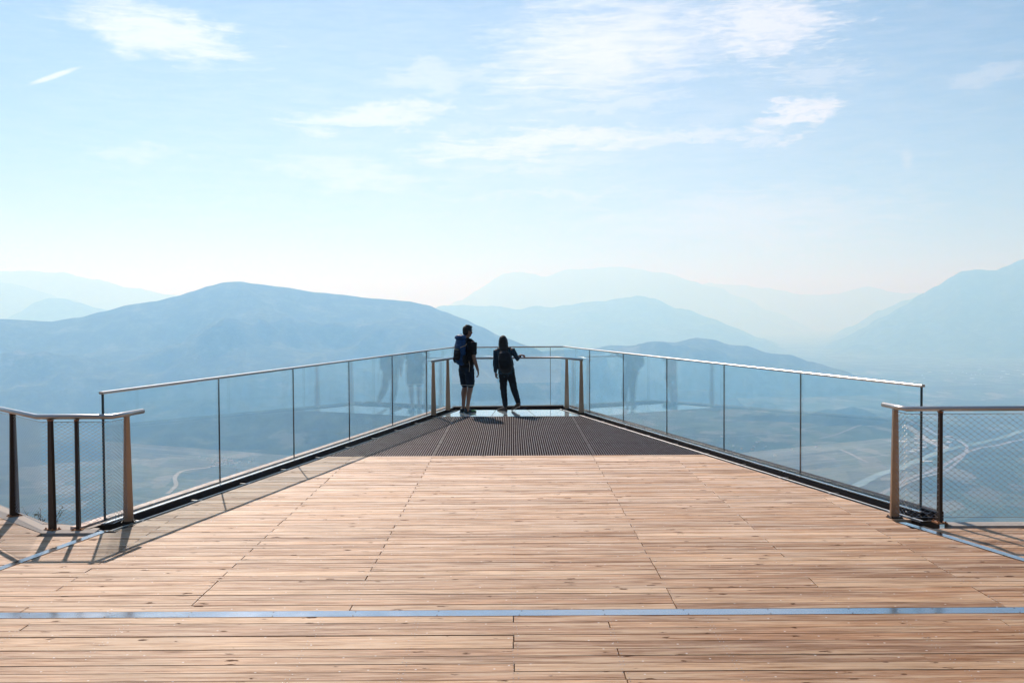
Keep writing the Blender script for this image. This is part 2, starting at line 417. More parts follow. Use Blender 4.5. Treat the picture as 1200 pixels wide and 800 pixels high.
# ---- steel strips in the deck
mb = MB(); mb.box((0, (ST0+ST1)/2, -.009), (26, ST1-ST0-.006, .022))
tag(mb.build('deck_strip', M['strip'], bevel=.001), kind='structure', label='steel strip running across the whole deck')
for fx, sgn, ytop in ((LSX, 1, 9.6), (RSX, -1, 9.80)):
    mb = MB()
    for dz0, dz1, a, b in ((-.02, .004, .002, .084),):
        y0, y1 = ST1+.003, ytop
        q = [(fx(y0)+sgn*a, y0), (fx(y0)+sgn*b, y0), (fx(y1)+sgn*b, y1), (fx(y1)+sgn*a, y1)]
        if sgn < 0: q = q[::-1]
        mb.hexa([(x, y, dz0) for x, y in q], [(x, y, dz1) for x, y in q])
    tag(mb.build('deck_strip', M['strip'], bevel=.001), kind='structure', label='diagonal steel strip in the %s deck' % ('left' if sgn > 0 else 'right'))

sb = MB()
def disc(x, y, z, r_):
    n_ = 8; sb.add([(x+r_*math.cos(2*PI*k/n_), y+r_*math.sin(2*PI*k/n_), z) for k in range(n_)], [tuple(range(n_))])
for k in range(-22, 23):
    for dy in (.022, .116): disc(k*.58+.05+random.uniform(-.01, .01), ST0+dy, .0045, .006)
bs = sb.build('strip_screws', M['dark_steel'], bpy.data.objects['deck_strip']); tag(bs, kind='stuff')
# ---- concrete kerbs at the edge of the aprons
mb = MB()
pin = [Vector((*p, 0)) for p in CIN]
for a, b, c, d in ((CIN[0], CIN[1], COUT[1], COUT[0]), (CIN[1], CIN[2], COUT[2], COUT[1]), (CIN[2], CIN[3], COUT[4], COUT[3]),):
    mb.hexa([(x, y, -.25) for x, y in (a, b, c, d)], [(x, y, .004) for x, y in (a, b, c, d)])
mb.add([(*CIN[2], .004), (*COUT[3], .004), (*COUT[2], .004), (*CIN[2], -.25), (*COUT[3], -.25), (*COUT[2], -.25)], [(0, 1, 2), (5, 4, 3), (1, 4, 5, 2)])
tag(mb.build('kerb', M['concrete']), kind='structure', label='pale concrete kerb under the left fence')
mb = MB(); mb.box((8.62, 9.705, -.12), (8.70, .17, .25))
tag(mb.build('kerb', M['concrete']), kind='structure', label='pale concrete kerb under the right fence')

# ---- grating of running bars
gr = MB()
y = 0
xb = -2.75
for k in range(0, 170):
    x = -2.95 + k*.0347
    ya = GRATE0+.012; yb = GRATE1-.012
    if x < DL(ya): continue
    if x > DR(ya): continue
    # clip to the channels
    if x < DL(yb): yb = (x+6.424-TW)/.2368
    if x > DR(yb): yb = min(yb, (6.965-TW-x)/.2678)
    if yb-ya < .05: continue
    gr.box((x, (ya+yb)/2, -.016), (.012, yb-ya, .032))
yy = GRATE0+.03
while yy < GRATE1:
    gr.box(((DL(yy)+DR(yy))/2, yy, -.012), (DR(yy)-DL(yy)-.02, .006, .014)); yy += .0985
for yy in (GRATE0+.006, 15.83, 17.18, 18.53, GRATE1-.006):
    gr.box(((DL(yy)+DR(yy))/2, yy, -.015), (DR(yy)-DL(yy)-.01, .010, .034))
for xx in (-1.18, 1.18):
    gr.box((xx+.017, (GRATE0+GRATE1)/2, -.014), (.006, GRATE1-GRATE0-.02, .030))
go = gr.build('grating', M['grate']); tag(go, kind='structure', label='dark steel bar grating across the platform')
mb = MB()
mb.hexa([(DL(GRATE0), GRATE0, -.12), (DR(GRATE0), GRATE0, -.12), (DR(GRATE1), GRATE1, -.12), (DL(GRATE1), GRATE1, -.12)],
        [(DL(GRATE0), GRATE0, -.10), (DR(GRATE0), GRATE0, -.10), (DR(GRATE1), GRATE1, -.10), (DL(GRATE1), GRATE1, -.10)])
mb.build('tray', M['pan'], go)

# ---- glass floor at the tip
fl = MB()
xs = lambda y, k: DL(y)+(DR(y)-DL(y))*k
cuts = [0, .36, .68, 1]
for a, b in zip(cuts[:-1], cuts[1:]):
    y0, y1 = GRATE1+.01, TIPY
    fl.hexa([(xs(y0, a)+.006, y0, -.03), (xs(y0, b)-.006, y0, -.03), (xs(y1, b)-.006, y1, -.03), (xs(y1, a)+.006, y1, -.03)],
            [(xs(y0, a)+.006, y0, .002), (xs(y0, b)-.006, y0, .002), (xs(y1, b)-.006, y1, .002), (xs(y1, a)+.006, y1, .002)])
tag(fl.build('glass_floor', M['floor_glass'], bevel=.002), kind='structure', label='pale glossy glass floor at the platform tip')

# ---- substructure below deck
us = MB()
us.hexa([(DL(9.6)-.25, 9.5, -.42), (DR(9.6)+.25, 9.5, -.42), (DR(TIPY)+.1, TIPY, -.34), (DL(TIPY)-.1, TIPY, -.34)],
        [(DL(9.6)-.25, 9.5, -.16), (DR(9.6)+.25, 9.5, -.16), (DR(TIPY)+.1, TIPY, -.16), (DL(TIPY)-.1, TIPY, -.16)])
for k in range(9):
    yy = 10+k*1.3; us.box(((DL(yy)+DR(yy))/2, yy, -.56), (DR(yy)-DL(yy), .12, .26))
for sx in (-1, 1): us.box((sx*1.0, 13.5, -.85), (.3, 13.0, .45))
us.box((0, .9, -.09), (26, 17.1, .10)); us.box((0, 1.0, -.45), (25.6, 16.4, .6))
us.hexa([(-4.06, 9.40, -.14), (4.2, 9.40, -.14), (DR(GRATE0)+.1, GRATE0, -.14), (DL(GRATE0)-.1, GRATE0, -.14)],
        [(-4.06, 9.40, -.04), (4.2, 9.40, -.04), (DR(GRATE0)+.01, GRATE0, -.04), (DL(GRATE0)-.01, GRATE0, -.04)])
tag(us.build('deck_substructure', M['under']), kind='structure')

# ---- glass balustrades -------------------------------------------------
HG = 1.31; BASE = .045
def balustrade(label, p0, p1, seams, out, ext=.28, near_end=True):
    """straight run of glass panels from p0 to p1; out = +1/-1 side the void is on (right of the run direction = +1)"""
    a, b = Vector((*p0, 0)), Vector((*p1, 0)); L_ = (b-a).length; d = (b-a).normalized()
    rz = math.atan2(d.y, d.x)
    t = empty('glass_balustrade', (a.x, a.y, 0), rz, label=label, cat='railing')
    o = -out                              # local +y is left of the run; void at local y = o
    st = [0]+[ (Vector((*s, 0))-a).length for s in seams ]+[L_]
    for s0, s1 in zip(st[:-1], st[1:]):
        m = MB(); m.box(((s0+s1)/2, 0, (BASE-.03+HG)/2), (s1-s0-.010, .017, HG-BASE+.03))
        m.build('glass_panel', M['glass'], t)
    for s in st[1:-1]:
        m = MB(); m.box((s, 0, (BASE+HG)/2-.002), (.009, .0155, HG-BASE-.006)); m.build('joint_seal', M['gasket'], t)
    if near_end:
        m = MB(); m.box((-.004, 0, (BASE+HG)/2), (.012, .021, HG-BASE)); m.build('edge_trim', M['gasket'], t)
    # cap rail: slim tube
    m = MB(); m.sweep([(-.03 if near_end else 0, 0, HG+.010), (L_, 0, HG+.010)],
                      [(-.020, -.012), (.020, -.012), (.023, -.004), (.023, .008), (.015, .014), (-.015, .014), (-.023, .008), (-.023, -.004)])
    m.build('cap_rail', M['steel'], t)
    # clamp: outer flange, groove and bright inner lip
    e0 = -ext if near_end else -.0
    m = MB()
    m.box(((L_+e0)/2, o*.135, -.02), (L_-e0, .11, .10)); m.build('outer_flange', M['flange' if near_end and out < 0 else 'channel'], t, bevel=.003)
    m = MB(); m.box(((L_+e0*.8)/2, o*.045, -.05), (L_-e0*.8, .062, .12)); m.build('glass_shoe', M['channel'], t)
    m = MB(); m.box(((L_+e0*.3)/2, -o*.032, -.030), (L_-e0*.3, .026, .090)); m.build('lip_web', M['channel'], t)
    m = MB(); m.box(((L_+e0*.3)/2, -o*.030, .023), (L_-e0*.3, .034, .012)); m.build('inner_lip', M['lip' if near_end else 'channel'], t, bevel=.002)
    return t, rz, L_, o
def sp(f, ys): return [(f(q), q) for q in ys]
tL = balustrade('long clear glass railing on the left side of the platform, thin steel cap rail', (GL(LY0), LY0), (GL(LY1), LY1), sp(GL, [12.07, 14.05, 16.02, 17.97, 19.89]), -1)
tR = balustrade('long clear glass railing on the right side of the platform, thin steel cap rail', (GR(RY0), RY0), (GR(RY1), RY1), sp(GR, [12.48, 14.48, 16.45, 18.35, 20.15]), 1, ext=.12)
A_, B_ = Vector((GL(LY1), LY1)), Vector((GR(RY1), RY1))
tT = balustrade('short glass railing closing the far tip behind the two hikers', (A_.x, A_.y), (B_.x, B_.y), [tuple(A_.lerp(B_, .10)), tuple(A_.lerp(B_, .875))], -1, near_end=False)

# ---- side channels (troughs) between deck and glass
def channel(label, P0, P1, s):
    """s=+1: trough lies at +x side of the glass line"""
    a, b = Vector((*P0, 0)), Vector((*P1, 0)); L_ = (b-a).length; d = (b-a).normalized(); rz = math.atan2(d.y, d.x)
    t = empty('drain_channel', (a.x, a.y, 0), rz, kind='structure', label=label)
    q = -s                                # trough at local y = q*...
    m = MB(); m.box((L_/2-.05, q*.165, -.145), (L_+.1, .26, .03)); m.build('channel_floor', M['channel'], t)
    m = MB(); m.box((L_/2-.05, q*.279, -.066), (L_+.1, .014, .128)); m.build('deck_edge_plate', M['dark_steel'], t)
    m = MB(); m.tube([(-.05, q*.20, -.012), (L_, q*.20, -.012)], .008, 8); m.build('channel_rod', M['steel'], t)
    k = .5
    while k < L_-.3:
        m = MB(); m.box((k, q*.15, -.028), (.03, .16, .010)); m.box((k, q*.235, -.028), (.09, .05, .012)); m.build('bracket', M['steel'], t); k += 1.12
    m = MB(); m.box((-.06, q*.155, -.07), (.02, .262, .13)); m.build('end_plate', M['dark_steel'], t)
    return t
channel('dark steel channel at the foot of the left glass', (GL(9.75), 9.75), (GL(21.3), 21.3), 1)
channel('dark steel channel at the foot of the right glass', (GR(10.0), 10.0), (GR(21.45), 21.45), -1)
m = MB(); m.box((-.07, 21.40, -.10), (2.56, .46, .05), math.atan2(.15, 2.45))
m.box((-.07, TIPY+.012, -.045), (2.7, .016, .085), math.atan2(.02, 2.45))
tag(m.build('tip_channel', M['channel']), kind='structure', label='dark steel channel across the platform tip')

# ---- posts and fences --------------------------------------------------
def blade_post(t, x, y, z1, ang, m, w0=.095, w1=.052, th=.022, base=True, rust=True, z0=0.0):
    """tapered flat post; ang = heading of its wide face normal"""
    mb = MB(); c, s_ = math.cos(ang), math.sin(ang)
    def q(w, z, tt): return [(x+(-w/2)*-s_+(-tt/2)*c, y+(-w/2)*c+(-tt/2)*s_, z), (x+(w/2)*-s_+(-tt/2)*c, y+(w/2)*c+(-tt/2)*s_, z),
                          (x+(w/2)*-s_+(tt/2)*c, y+(w/2)*c+(tt/2)*s_, z), (x+(-w/2)*-s_+(tt/2)*c, y+(-w/2)*c+(tt/2)*s_, z)]
    mb.hexa(q(w0, z0, th), q(w1, z1, th))
    o = mb.build('post', m, t, bevel=.0025)
    b = MB()
    b.box((x, y, z0+.006), (.13, .10, .012), ang+PI/2)
    for i in (-1, 1):
        for j in (-1, 1):
            b.tube([(x+i*.05*-s_+j*.036*c, y+i*.05*c+j*.036*s_, z0+.012), (x+i*.05*-s_+j*.036*c, y+i*.05*c+j*.036*s_, z0+.026)], .008, 6)
    b.build('base_plate', M['rust'] if rust else M['dark_steel'], o)
    b = MB(); b.box((x, y, z1+.003), (.06, .035, .012), ang+PI/2); b.build('rail_saddle', M['rust'] if rust else M['steel'], o)
    return o
def rope_net(t, p, q, z0, z1, cw=.060, ch=.036, rad=.0016):
    p, q = Vector((*p, 0)), Vector((*q, 0)); L_ = (q-p).length; d = (q-p).normalized(); Hh = z1-z0
    mb = MB(); k_ = ch/cw
    P3 = lambda s, z: p+d*s+Vector((0, 0, z0+z))
    for sg in (1, -1):
        n0 = int(-(Hh/k_)/cw)-1; n1_ = int((L_+Hh/k_)/cw)+1
        for i in range(n0, n1_):
            s0 = i*cw
            if sg > 0:      # s = s0 + z/k_
                za = max(0, -s0*k_); zb = min(Hh, (L_-s0)*k_)
                if zb-za < .01: continue
                a, b = (s0+za/k_, za), (s0+zb/k_, zb)
            else:
                za = max(0, (s0-L_)*k_); zb = min(Hh, s0*k_)
                if zb-za < .01: continue
                a, b = (s0-za/k_, za), (s0-zb/k_, zb)
            mb.wire(P3(*a), P3(*b), rad)
    # ferrules where the ropes meet
    nrm = Vector((-d.y, d.x, 0))
    for j in range(int(Hh/(ch/2))+1):
        z = j*ch/2; i = 0
        while True:
            s = (i+(.5 if j % 2 else 0))*cw; i += 1
            if s > L_: break
            if z <= 0 or z >= Hh or s <= 0: continue
            c = P3(s, z)
            mb.wire(c-d*.005, c+d*.005, .0032)
    mb.tube([P3(0, 0), P3(L_, 0)], .003, 5); mb.tube([P3(0, Hh), P3(L_, Hh)], .003, 5)
    mb.build('rope_net', M['rope'], t)
def rail(t, pts, r=.024, m='steel', name='handrail', n=16):
    mb = MB(); mb.tube(pts, r, n); o = mb.build(name, M[m], t, smooth=False)
    me = o.data
    for p_ in me.polygons: p_.use_smooth = len(p_.vertices) == 4
    return o
zr = 1.105
fl_ = empty('rope_net_fence', (-4.5, 9.7, 0), label='angled steel rope net fence on the left edge of the deck', cat='fence')
off = Vector((-4.5, 9.7, 0))
def lo(p): return (p[0]-off.x, p[1]-off.y)
LP = [(-6.05, 11.22), (-5.20, 10.33), (-4.50, 9.668), (-4.245, 9.668), (-3.885, 10.0)]
rail(fl_, [(x-off.x, y-off.y, zr) for x, y in ((-7.2, 12.42), (-4.640, 9.690), (-3.905, 9.690), (-3.80, 10.21))], .025)
for k, (pt, ang, mm) in enumerate(zip(LP, (R(46)+R(90), R(46)+R(90), R(20)+R(40), R(5), R(-90+14)), ('dark_steel',)*4+('post_steel',))):
    wide = dict(w0=.098, w1=.055)
    if k == 3: wide = dict(w0=.068, w1=.045)
    blade_post(fl_, *lo(pt), zr-.034, ang, M[mm], th=.03, rust=k < 4, **wide)
for a, b in ((LP[0], LP[1]), (LP[1], (-4.61, 9.69)), ((-4.61, 9.69), (-3.92, 9.69)), ((-3.92, 9.69), LP[4])):
    rope_net(fl_, lo(a), lo(b), .055, zr-.05)
off = Vector((4.2, 9.77, 0)); zr2 = 1.13
fr_ = empty('rope_net_fence', (4.2, 9.77, 0), label='straight steel rope net fence on the right edge of the deck', cat='fence')
rail(fr_, [(x-off.x, y-off.y, zr2) for x, y in ((3.825, 10.24), (3.89, 9.79), (9.6, 9.73))], .025)
blade_post(fr_, *lo((3.868, 10.03)), zr2-.034, R(-90+14), M['post_steel'], w0=.098, w1=.055, th=.03, rust=False)
for x in (4.215, 5.95, 7.7, 9.45):
    blade_post(fr_, *lo((x, 9.775)), zr2-.034, R(5), M['dark_steel'], w0=.068, w1=.044, th=.03)
for a, b in (((3.868, 10.03), (3.90, 9.785)), ((3.90, 9.785), (4.215, 9.775)), ((4.215, 9.775), (5.95, 9.755)), ((5.95, 9.755), (7.7, 9.745))):
    rope_net(fr_, lo(a), lo(b), .055, zr2-.05, .075, .055, .00125)

# inner handrail at the tip
off = Vector((0, 21.2, 0))
hr = empty('handrail', (0, 21.2, 0), label='low handrail on four tapered posts round the platform tip', cat='railing')
zr = 1.10
rail(hr, [(x, y-21.2, zr) for x, y in ((-1.612, 19.98), (-1.300, 21.26), (.985, 21.42), (1.435, 20.30))], .022, 'steel')
for x, y, a in ((-1.592, 20.06, -76), (-1.362, 21.02, -76), (1.172, 21.34, -104), (1.42, 20.42, -104)):
    blade_post(hr, x, y-21.2, zr-.03, R(a), M['post_steel'], w0=.105, w1=.055, th=.03, rust=False)

# ---------------------------------------------------------------- people
def mod_mesh(mb, voxel, smooth_it=6, disp=None, dscale=8.0):
    me = bpy.data.meshes.new('tmp'); me.from_pydata(mb.v, [], mb.f)
    bm = bmesh.new(); bm.from_mesh(me); bmesh.ops.recalc_face_normals(bm, faces=bm.faces); bm.to_mesh(me); bm.free()
    o = bpy.data.objects.new('tmp', me); COL.objects.link(o)
    r = o.modifiers.new('r', 'REMESH'); r.mode = 'VOXEL'; r.voxel_size = voxel; r.use_smooth_shade = True
    s = o.modifiers.new('s', 'SMOOTH'); s.iterations = smooth_it; s.factor = .5
    dg = bpy.context.evaluated_depsgraph_get(); dg.update()
    out = bpy.data.meshes.new_from_object(o.evaluated_get(dg))
    bpy.data.objects.remove(o); bpy.data.meshes.remove(me)
    if disp:
        for v, n in zip(out.vertices, [v.normal.copy() for v in out.vertices]):
            q = v.co*dscale; w = noise.noise(Vector((q.x, q.y, q.z*1.8)))+.5*noise.noise(q*2.3)
            v.co += n*w*disp
    for p in out.polygons: p.use_smooth = True
    return out
def ringtube(mb, pts, n=16):
    """pts: (pos, rx, ry) rings; oriented along the path; rx across X-ish, ry across Y-ish; rounded ends"""
    V = [Vector(p[0]) for p in pts]; rings = []
    for i, (p, rx, ry) in enumerate(pts):
        t = (V[min(i+1, len(V)-1)]-V[max(i-1, 0)]).normalized()
        ref = Vector((0, 1, 0)) if abs(t.y) < .9 else Vector((0, 0, 1))
        sx = ref.cross(t).normalized()*1; sy = t.cross(sx).normalized()
        if sx.x < 0: sx, sy = -sx, -sy
        rings.append((V[i], sx, sy, t, rx, ry))
    full = []
    c, sx, sy, t, rx, ry = rings[0]
    full += [(c-t*min(rx, ry)*.75, sx, sy, rx*.55, ry*.55)]
    full += [(c, sx, sy, rx, ry) for c, sx, sy, t, rx, ry in rings]
    c, sx, sy, t, rx, ry = rings[-1]
    full += [(c+t*min(rx, ry)*.75, sx, sy, rx*.55, ry*.55)]
    vs = []; fs = []
    for c, sx, sy, rx, ry in full:
        vs += [c+sx*rx*math.cos(2*PI*k/n)+sy*ry*math.sin(2*PI*k/n) for k in range(n)]
    for i in range(len(full)-1):
        for k in range(n): fs.append((i*n+k, i*n+(k+1) % n, (i+1)*n+(k+1) % n, (i+1)*n+k))
    fs.append(tuple(range(n))[::-1]); fs.append(tuple((len(full)-1)*n+k for k in range(n)))
    mb.add(vs, fs)
def ellip(mb, c, r, rot=None, n=16, m_=12, se=1.0):
    vs = []; fs = []; c = Vector(c); rot = rot or Matrix.Identity(3)
    pw = lambda a: math.copysign(abs(a)**se, a)
    for i in range(1, m_):
        th = PI*i/m_
        for k in range(n):
            ph = 2*PI*k/n
            vs.append(c+rot @ Vector((r[0]*pw(math.sin(th))*pw(math.cos(ph)), r[1]*pw(math.sin(th))*pw(math.sin(ph)), r[2]*pw(math.cos(th)))))
    vs += [c+rot @ Vector((0, 0, r[2])), c+rot @ Vector((0, 0, -r[2]))]
    for i in range(m_-2):
        for k in range(n): fs.append((i*n+k, i*n+(k+1) % n, (i+1)*n+(k+1) % n, (i+1)*n+k))
    a, b = len(vs)-2, len(vs)-1
    for k in range(n): fs.append((a, (k+1) % n, k)); fs.append((b, (m_-2)*n+k, (m_-2)*n+(k+1) % n))
    mb.add(vs, fs)
def hand(mb, wrist, d, palm_n, side, sc=1.0, curl=.35):
    """wrist point, direction to fingers d, palm normal, side=+1 thumb on (d x palm_n) side"""
    w = Vector(wrist); d = Vector(d).normalized(); pn = Vector(palm_n); pn = (pn-d*pn.dot(d)).normalized(); sd = d.cross(pn)*side
    vs = []
    for t, hw, ht in ((-.01, .026, .020), (.02, .034, .018), (.055, .041, .016), (.088, .040, .013)):
        vs.append((t*sc, hw*sc, ht*sc))
    n = 12; V = []; Fc = []
    for t, hw, ht in vs:
        for k in range(n): V.append(w+d*t+sd*hw*math.cos(2*PI*k/n)+pn*ht*math.sin(2*PI*k/n))
    for i in range(len(vs)-1):
        for k in range(n): Fc.append((i*n+k, i*n+(k+1) % n, (i+1)*n+(k+1) % n, (i+1)*n+k))
    Fc.append(tuple(range(n))[::-1]); Fc.append(tuple((len(vs)-1)*n+k for k in range(n)))
    mb.add(V, Fc)
    for j, (ofs, ln) in enumerate(((.030, .070), (.010, .080), (-.011, .074), (-.031, .058))):
        p = w+d*.080*sc+sd*ofs*sc; pts = [(p, .0095*sc, .0095*sc)]; a = 0
        for kk, fr in enumerate((.45, .32, .23)):
            a += curl*(1.0+.12*j)
            p = p+(d*math.cos(a)+pn*math.sin(a)+sd*ofs*1.2)*ln*fr*sc; pts.append((p, (.0088-.0008*kk)*sc, (.0088-.0008*kk)*sc))
        ringtube(mb, pts, 8)
    p = w+d*.022*sc+sd*.026*sc; q1 = p+(d*.7+sd*.65+pn*.25).normalized()*.036*sc; q2 = q1+(d*.9+sd*.2+pn*.4).normalized()*.030*sc
    ringtube(mb, [(p, .013*sc, .013*sc), (q1, .0105*sc, .0105*sc), (q2, .009*sc, .009*sc)], 8)
def head(mb, c, rot, s=1.0):
    c = Vector(c); X = lambda *p: c+rot @ (Vector(p)*s)
    ellip(mb, X(0, -.012, .028), (.076*s, .094*s, .090*s), rot)
    ellip(mb, X(0, .018, -.035), (.060*s, .072*s, .080*s), rot)
    ellip(mb, X(0, .050, -.085), (.030*s, .026*s, .024*s), rot)      # chin
    ringtube(mb, [(X(0, .086, .012), .009*s, .008*s), (X(0, .100, -.018), .013*s, .012*s), (X(0, .094, -.030), .014*s, .010*s)], 8)   # nose
    for k in (-1, 1):
        ellip(mb, X(k*.078, -.008, -.008), (.010*s, .020*s, .032*s), rot @ Matrix.Rotation(k*.35, 3, 'Z'))
        ellip(mb, X(k*.040, .062, -.018), (.022*s, .020*s, .020*s), rot)  # cheek bones
    ellip(mb, X(0, .078, .038), (.050*s, .014*s, .012*s), rot)       # brow
def face(root, c, rot, s=1.0):
    c = Vector(c); X = lambda *p: c+rot @ (Vector(p)*s)
    for k in (-1, 1):
        mb = MB(); ellip(mb, X(k*.030, .076, .012), (.0125*s, .010*s, .0085*s), rot); e = mb.build('eye', M['eye'], root, smooth=True)
        mb = MB(); ellip(mb, X(k*.030, .0845, .012), (.0055*s, .0030*s, .0055*s), rot); mb.build('iris', M['iris'], e, smooth=True)
        mb = MB(); ringtube(mb, [(X(k*.014, .091, .036), .003*s, .003*s), (X(k*.032, .090, .042), .0036*s, .0036*s), (X(k*.050, .078, .036), .003*s, .003*s)], 6); mb.build('eyebrow', M['hair'], root, smooth=True)
    mb = MB(); ringtube(mb, [(X(-.022, .082, -.054), .003*s, .003*s), (X(0, .091, -.054), .006*s, .006*s), (X(.022, .082, -.054), .003*s, .003*s)], 8); mb.build('lips', M['lips'], root, smooth=True)
def limb(mb, *pts, grow=0.0, n=14):
    ringtube(mb, [(p, r+grow, r+grow) for p, r in pts], n)
def shoe(root, heel, yaw, m_up, m_sole, s=1.0, pitch=0.0, ln=.29):
    """heel = point on the ground under the heel; yaw: 0 = +y"""
    rot = Matrix.Rotation(yaw, 3, 'Z') @ Matrix.Rotation(pitch, 3, 'X'); h = Vector(heel)
    prof = [(-.045, .030, .085), (-.02, .036, .095), (.03, .037, .098), (.08, .038, .082), (.13, .043, .066), (.18, .046, .052), (.215, .040, .044), (.240, .022, .034)]
    k = ln/.29*s
    mb = MB(); n = 12; V = []; Fc = []
    for y, hw, ht in prof:
        for i in range(n):
            a = 2*PI*i/n; cx = math.cos(a); cz = math.sin(a)
            V.append(h+rot @ (Vector((hw*math.copysign(abs(cx)**.7, cx), y, .022+(ht-.022)*(.5+.5*math.copysign(abs(cz)**.8, cz))))*k))
    for i in range(len(prof)-1):
        for j in range(n): Fc.append((i*n+j, i*n+(j+1) % n, (i+1)*n+(j+1) % n, (i+1)*n+j))
    Fc.append(tuple(range(n))[::-1]); Fc.append(tuple((len(prof)-1)*n+j for j in range(n))); mb.add(V, Fc)
    o = link('shoe', mod_mesh(mb, .007*s, 3), m_up, root)
    mb = MB(); V = []; out = [(y, hw+.004) for y, hw, ht in prof]; out = [(-.056, .018)]+out+[(.252, .012)]
    L_ = [(-w, y) for y, w in out]+[(w, y) for y, w in out[::-1]]
    nn = len(L_); V = [h+rot @ (Vector((x, y, z))*k) for z in (0.001, .026) for x, y in L_]
    mb.add(V, [tuple(range(nn))[::-1], tuple(range(nn, 2*nn))]+[(i, (i+1) % nn, nn+(i+1) % nn, nn+i) for i in range(nn)])
    mb.build('sole', m_sole, o)
    return o
def shorts_leg(*a): pass

# ---- the man
MAN = empty('person', (-.960, 20.66, .003), R(-43), label='person in black t-shirt and navy shorts standing with a blue rucksack, looking right', cat='person')
hips = Vector((0, 0, .95)); 
sh_r, el_r, wr_r = (.195, -.01, 1.445), (.262, -.045, 1.145), (.300, .035, .885)
sh_l, el_l, wr_l = (-.195, .0, 1.445), (-.275, -.055, 1.18), (-.215, .135, 1.055)
kn_r, an_r = (.085, .035, .51), (.075, -.035, .10)
kn_l, an_l = (-.085, .040, .51), (-.080, -.010, .10)
Hrot = Matrix.Rotation(R(-22), 3, 'Z') @ Matrix.Rotation(R(-4), 3, 'X')
HC = Vector((.01, .018, 1.680))
def man_torso(mb, g=0.0):
    ringtube(mb, [((0, -.005, .88), .155+g, .105+g), ((0, -.005, .96), .168+g, .112+g), ((0, .0, 1.06), .150+g, .102+g), ((0, .005, 1.16), .150+g, .104+g),
                  ((0, .008, 1.28), .172+g, .118+g), ((0, .0, 1.38), .182+g, .112+g), ((0, -.005, 1.445), .168+g, .088+g), ((0, -.005, 1.485), .105+g, .068+g)], 24)
b = MB(); man_torso(b)
ringtube(b, [((0, -.01, 1.46), .066, .062), ((.0, -.004, 1.53), .054, .056), ((.005, .008, 1.60), .055, .058)])
head(b, HC, Hrot)
for S_, E_, W_ in ((sh_r, el_r, wr_r), (sh_l, el_l, wr_l)):
    S_, E_, W_ = map(Vector, (S_, E_, W_))
    limb(b, (S_, .056), (S_.lerp(E_, .4), .050), (E_, .040), (E_.lerp(W_, .25), .041), (W_.lerp(E_, .3), .031), (W_, .026))
hand(b, wr_r, (.08, .10, -1), (-.7, -.5, -.1), 1, 1.0)
hand(b, wr_l, (.55, .75, -.35), (.6, -.4, -.5), 1, 1.0, .5)
for H_, K_, A_n in (((.09, 0, .90), kn_r, an_r), ((-.09, 0, .90), kn_l, an_l)):
    H_, K_, A_n = map(Vector, (H_, K_, A_n))
    limb(b, (H_, .092), (H_.lerp(K_, .5), .075), (K_, .055), (K_.lerp(A_n, .25)-Vector((0, .02, 0)), .058), (K_.lerp(A_n, .6)-Vector((0, .008, 0)), .043), (A_n, .036), (A_n+Vector((0, 0, -.05)), .036), n=16)
link('body', mod_mesh(b, .0065, 5), M['skin'], MAN)
face(MAN, HC, Hrot)
b = MB(); HH = lambda *p: HC+Hrot @ Vector(p)
ellip(b, HH(0, -.018, .040), (.086, .100, .094), Hrot); ellip(b, HH(0, -.050, -.01), (.076, .062, .075), Hrot)
ellip(b, HH(0, .045, .095), (.062, .045, .034), Hrot); ellip(b, HH(.0, -.01, .118), (.060, .06, .026), Hrot)
link('hair', mod_mesh(b, .009, 2, .007, 45), M['hair'], MAN)
b = MB(); ringtube(b, [((0, -.005, .93), .180, .125), ((0, .0, 1.06), .170, .122), ((0, .008, 1.26), .186, .131), ((0, .0, 1.38), .205, .130), ((0, -.005, 1.45), .192, .108), ((0, -.006, 1.492), .110, .082)], 24)
for S_, E_ in ((sh_r, el_r), (sh_l, el_l)):
    S_, E_ = Vector(S_), Vector(E_); limb(b, (S_-Vector((math.copysign(.03, S_.x), 0, 0)), .078), (S_+Vector((math.copysign(.004, S_.x), 0, .0)), .078), (S_.lerp(E_, .35), .073), (S_.lerp(E_, .66), .070))
link('t_shirt', mod_mesh(b, .010, 5, .010, 9), M['black_cloth'], MAN)
b = MB(); ringtube(b, [((0, -.005, .90), .172, .124), ((0, -.005, 1.00), .172, .122), ((0, 0, 1.05), .165, .118)], 24)
for H_, K_ in (((.088, -.005, .90), kn_r), ((-.088, -.005, .90), kn_l)):
    H_, K_ = Vector(H_), Vector(K_); limb(b, (H_, .105), (H_.lerp(K_, .45), .098), (H_.lerp(K_, .80), .092))
link('shorts', mod_mesh(b, .010, 5, .010, 9), M['navy'], MAN)
for K_ in (kn_r, kn_l):
    K_ = Vector(K_); c = K_+Vector((0, -.006, .062)); mb = MB()
    mb.sweep([c+Vector((.091*math.cos(2*PI*k/20), .091*math.sin(2*PI*k/20), 0)) for k in range(21)], [(-.003, -.006), (.003, -.006), (.003, .006), (-.003, .006)])
    mb.build('hem', M['hem'], MAN)
shoe(MAN, (.060, -.055, 0), R(-10), M['shoe'], M['shoe_sole'], ln=.28)
shoe(MAN, (-.074, -.050, 0), R(6), M['shoe'], M['shoe_sole'], ln=.28)
for (x, y, a) in ((.060, -.055, -10), (-.074, -.050, 6)):
    rot = Matrix.Rotation(R(a), 3, 'Z'); mb = MB()
    for z in (.040, .058): mb.tube([Vector((x, y, 0))+rot @ Vector(p) for p in ((.047, .10, z-.004), (.050, .15, z), (.046, .19, z), (.030, .225, z-.006))], .006, 6)
    mb.build('toe_trim', M['green_sole'], MAN)

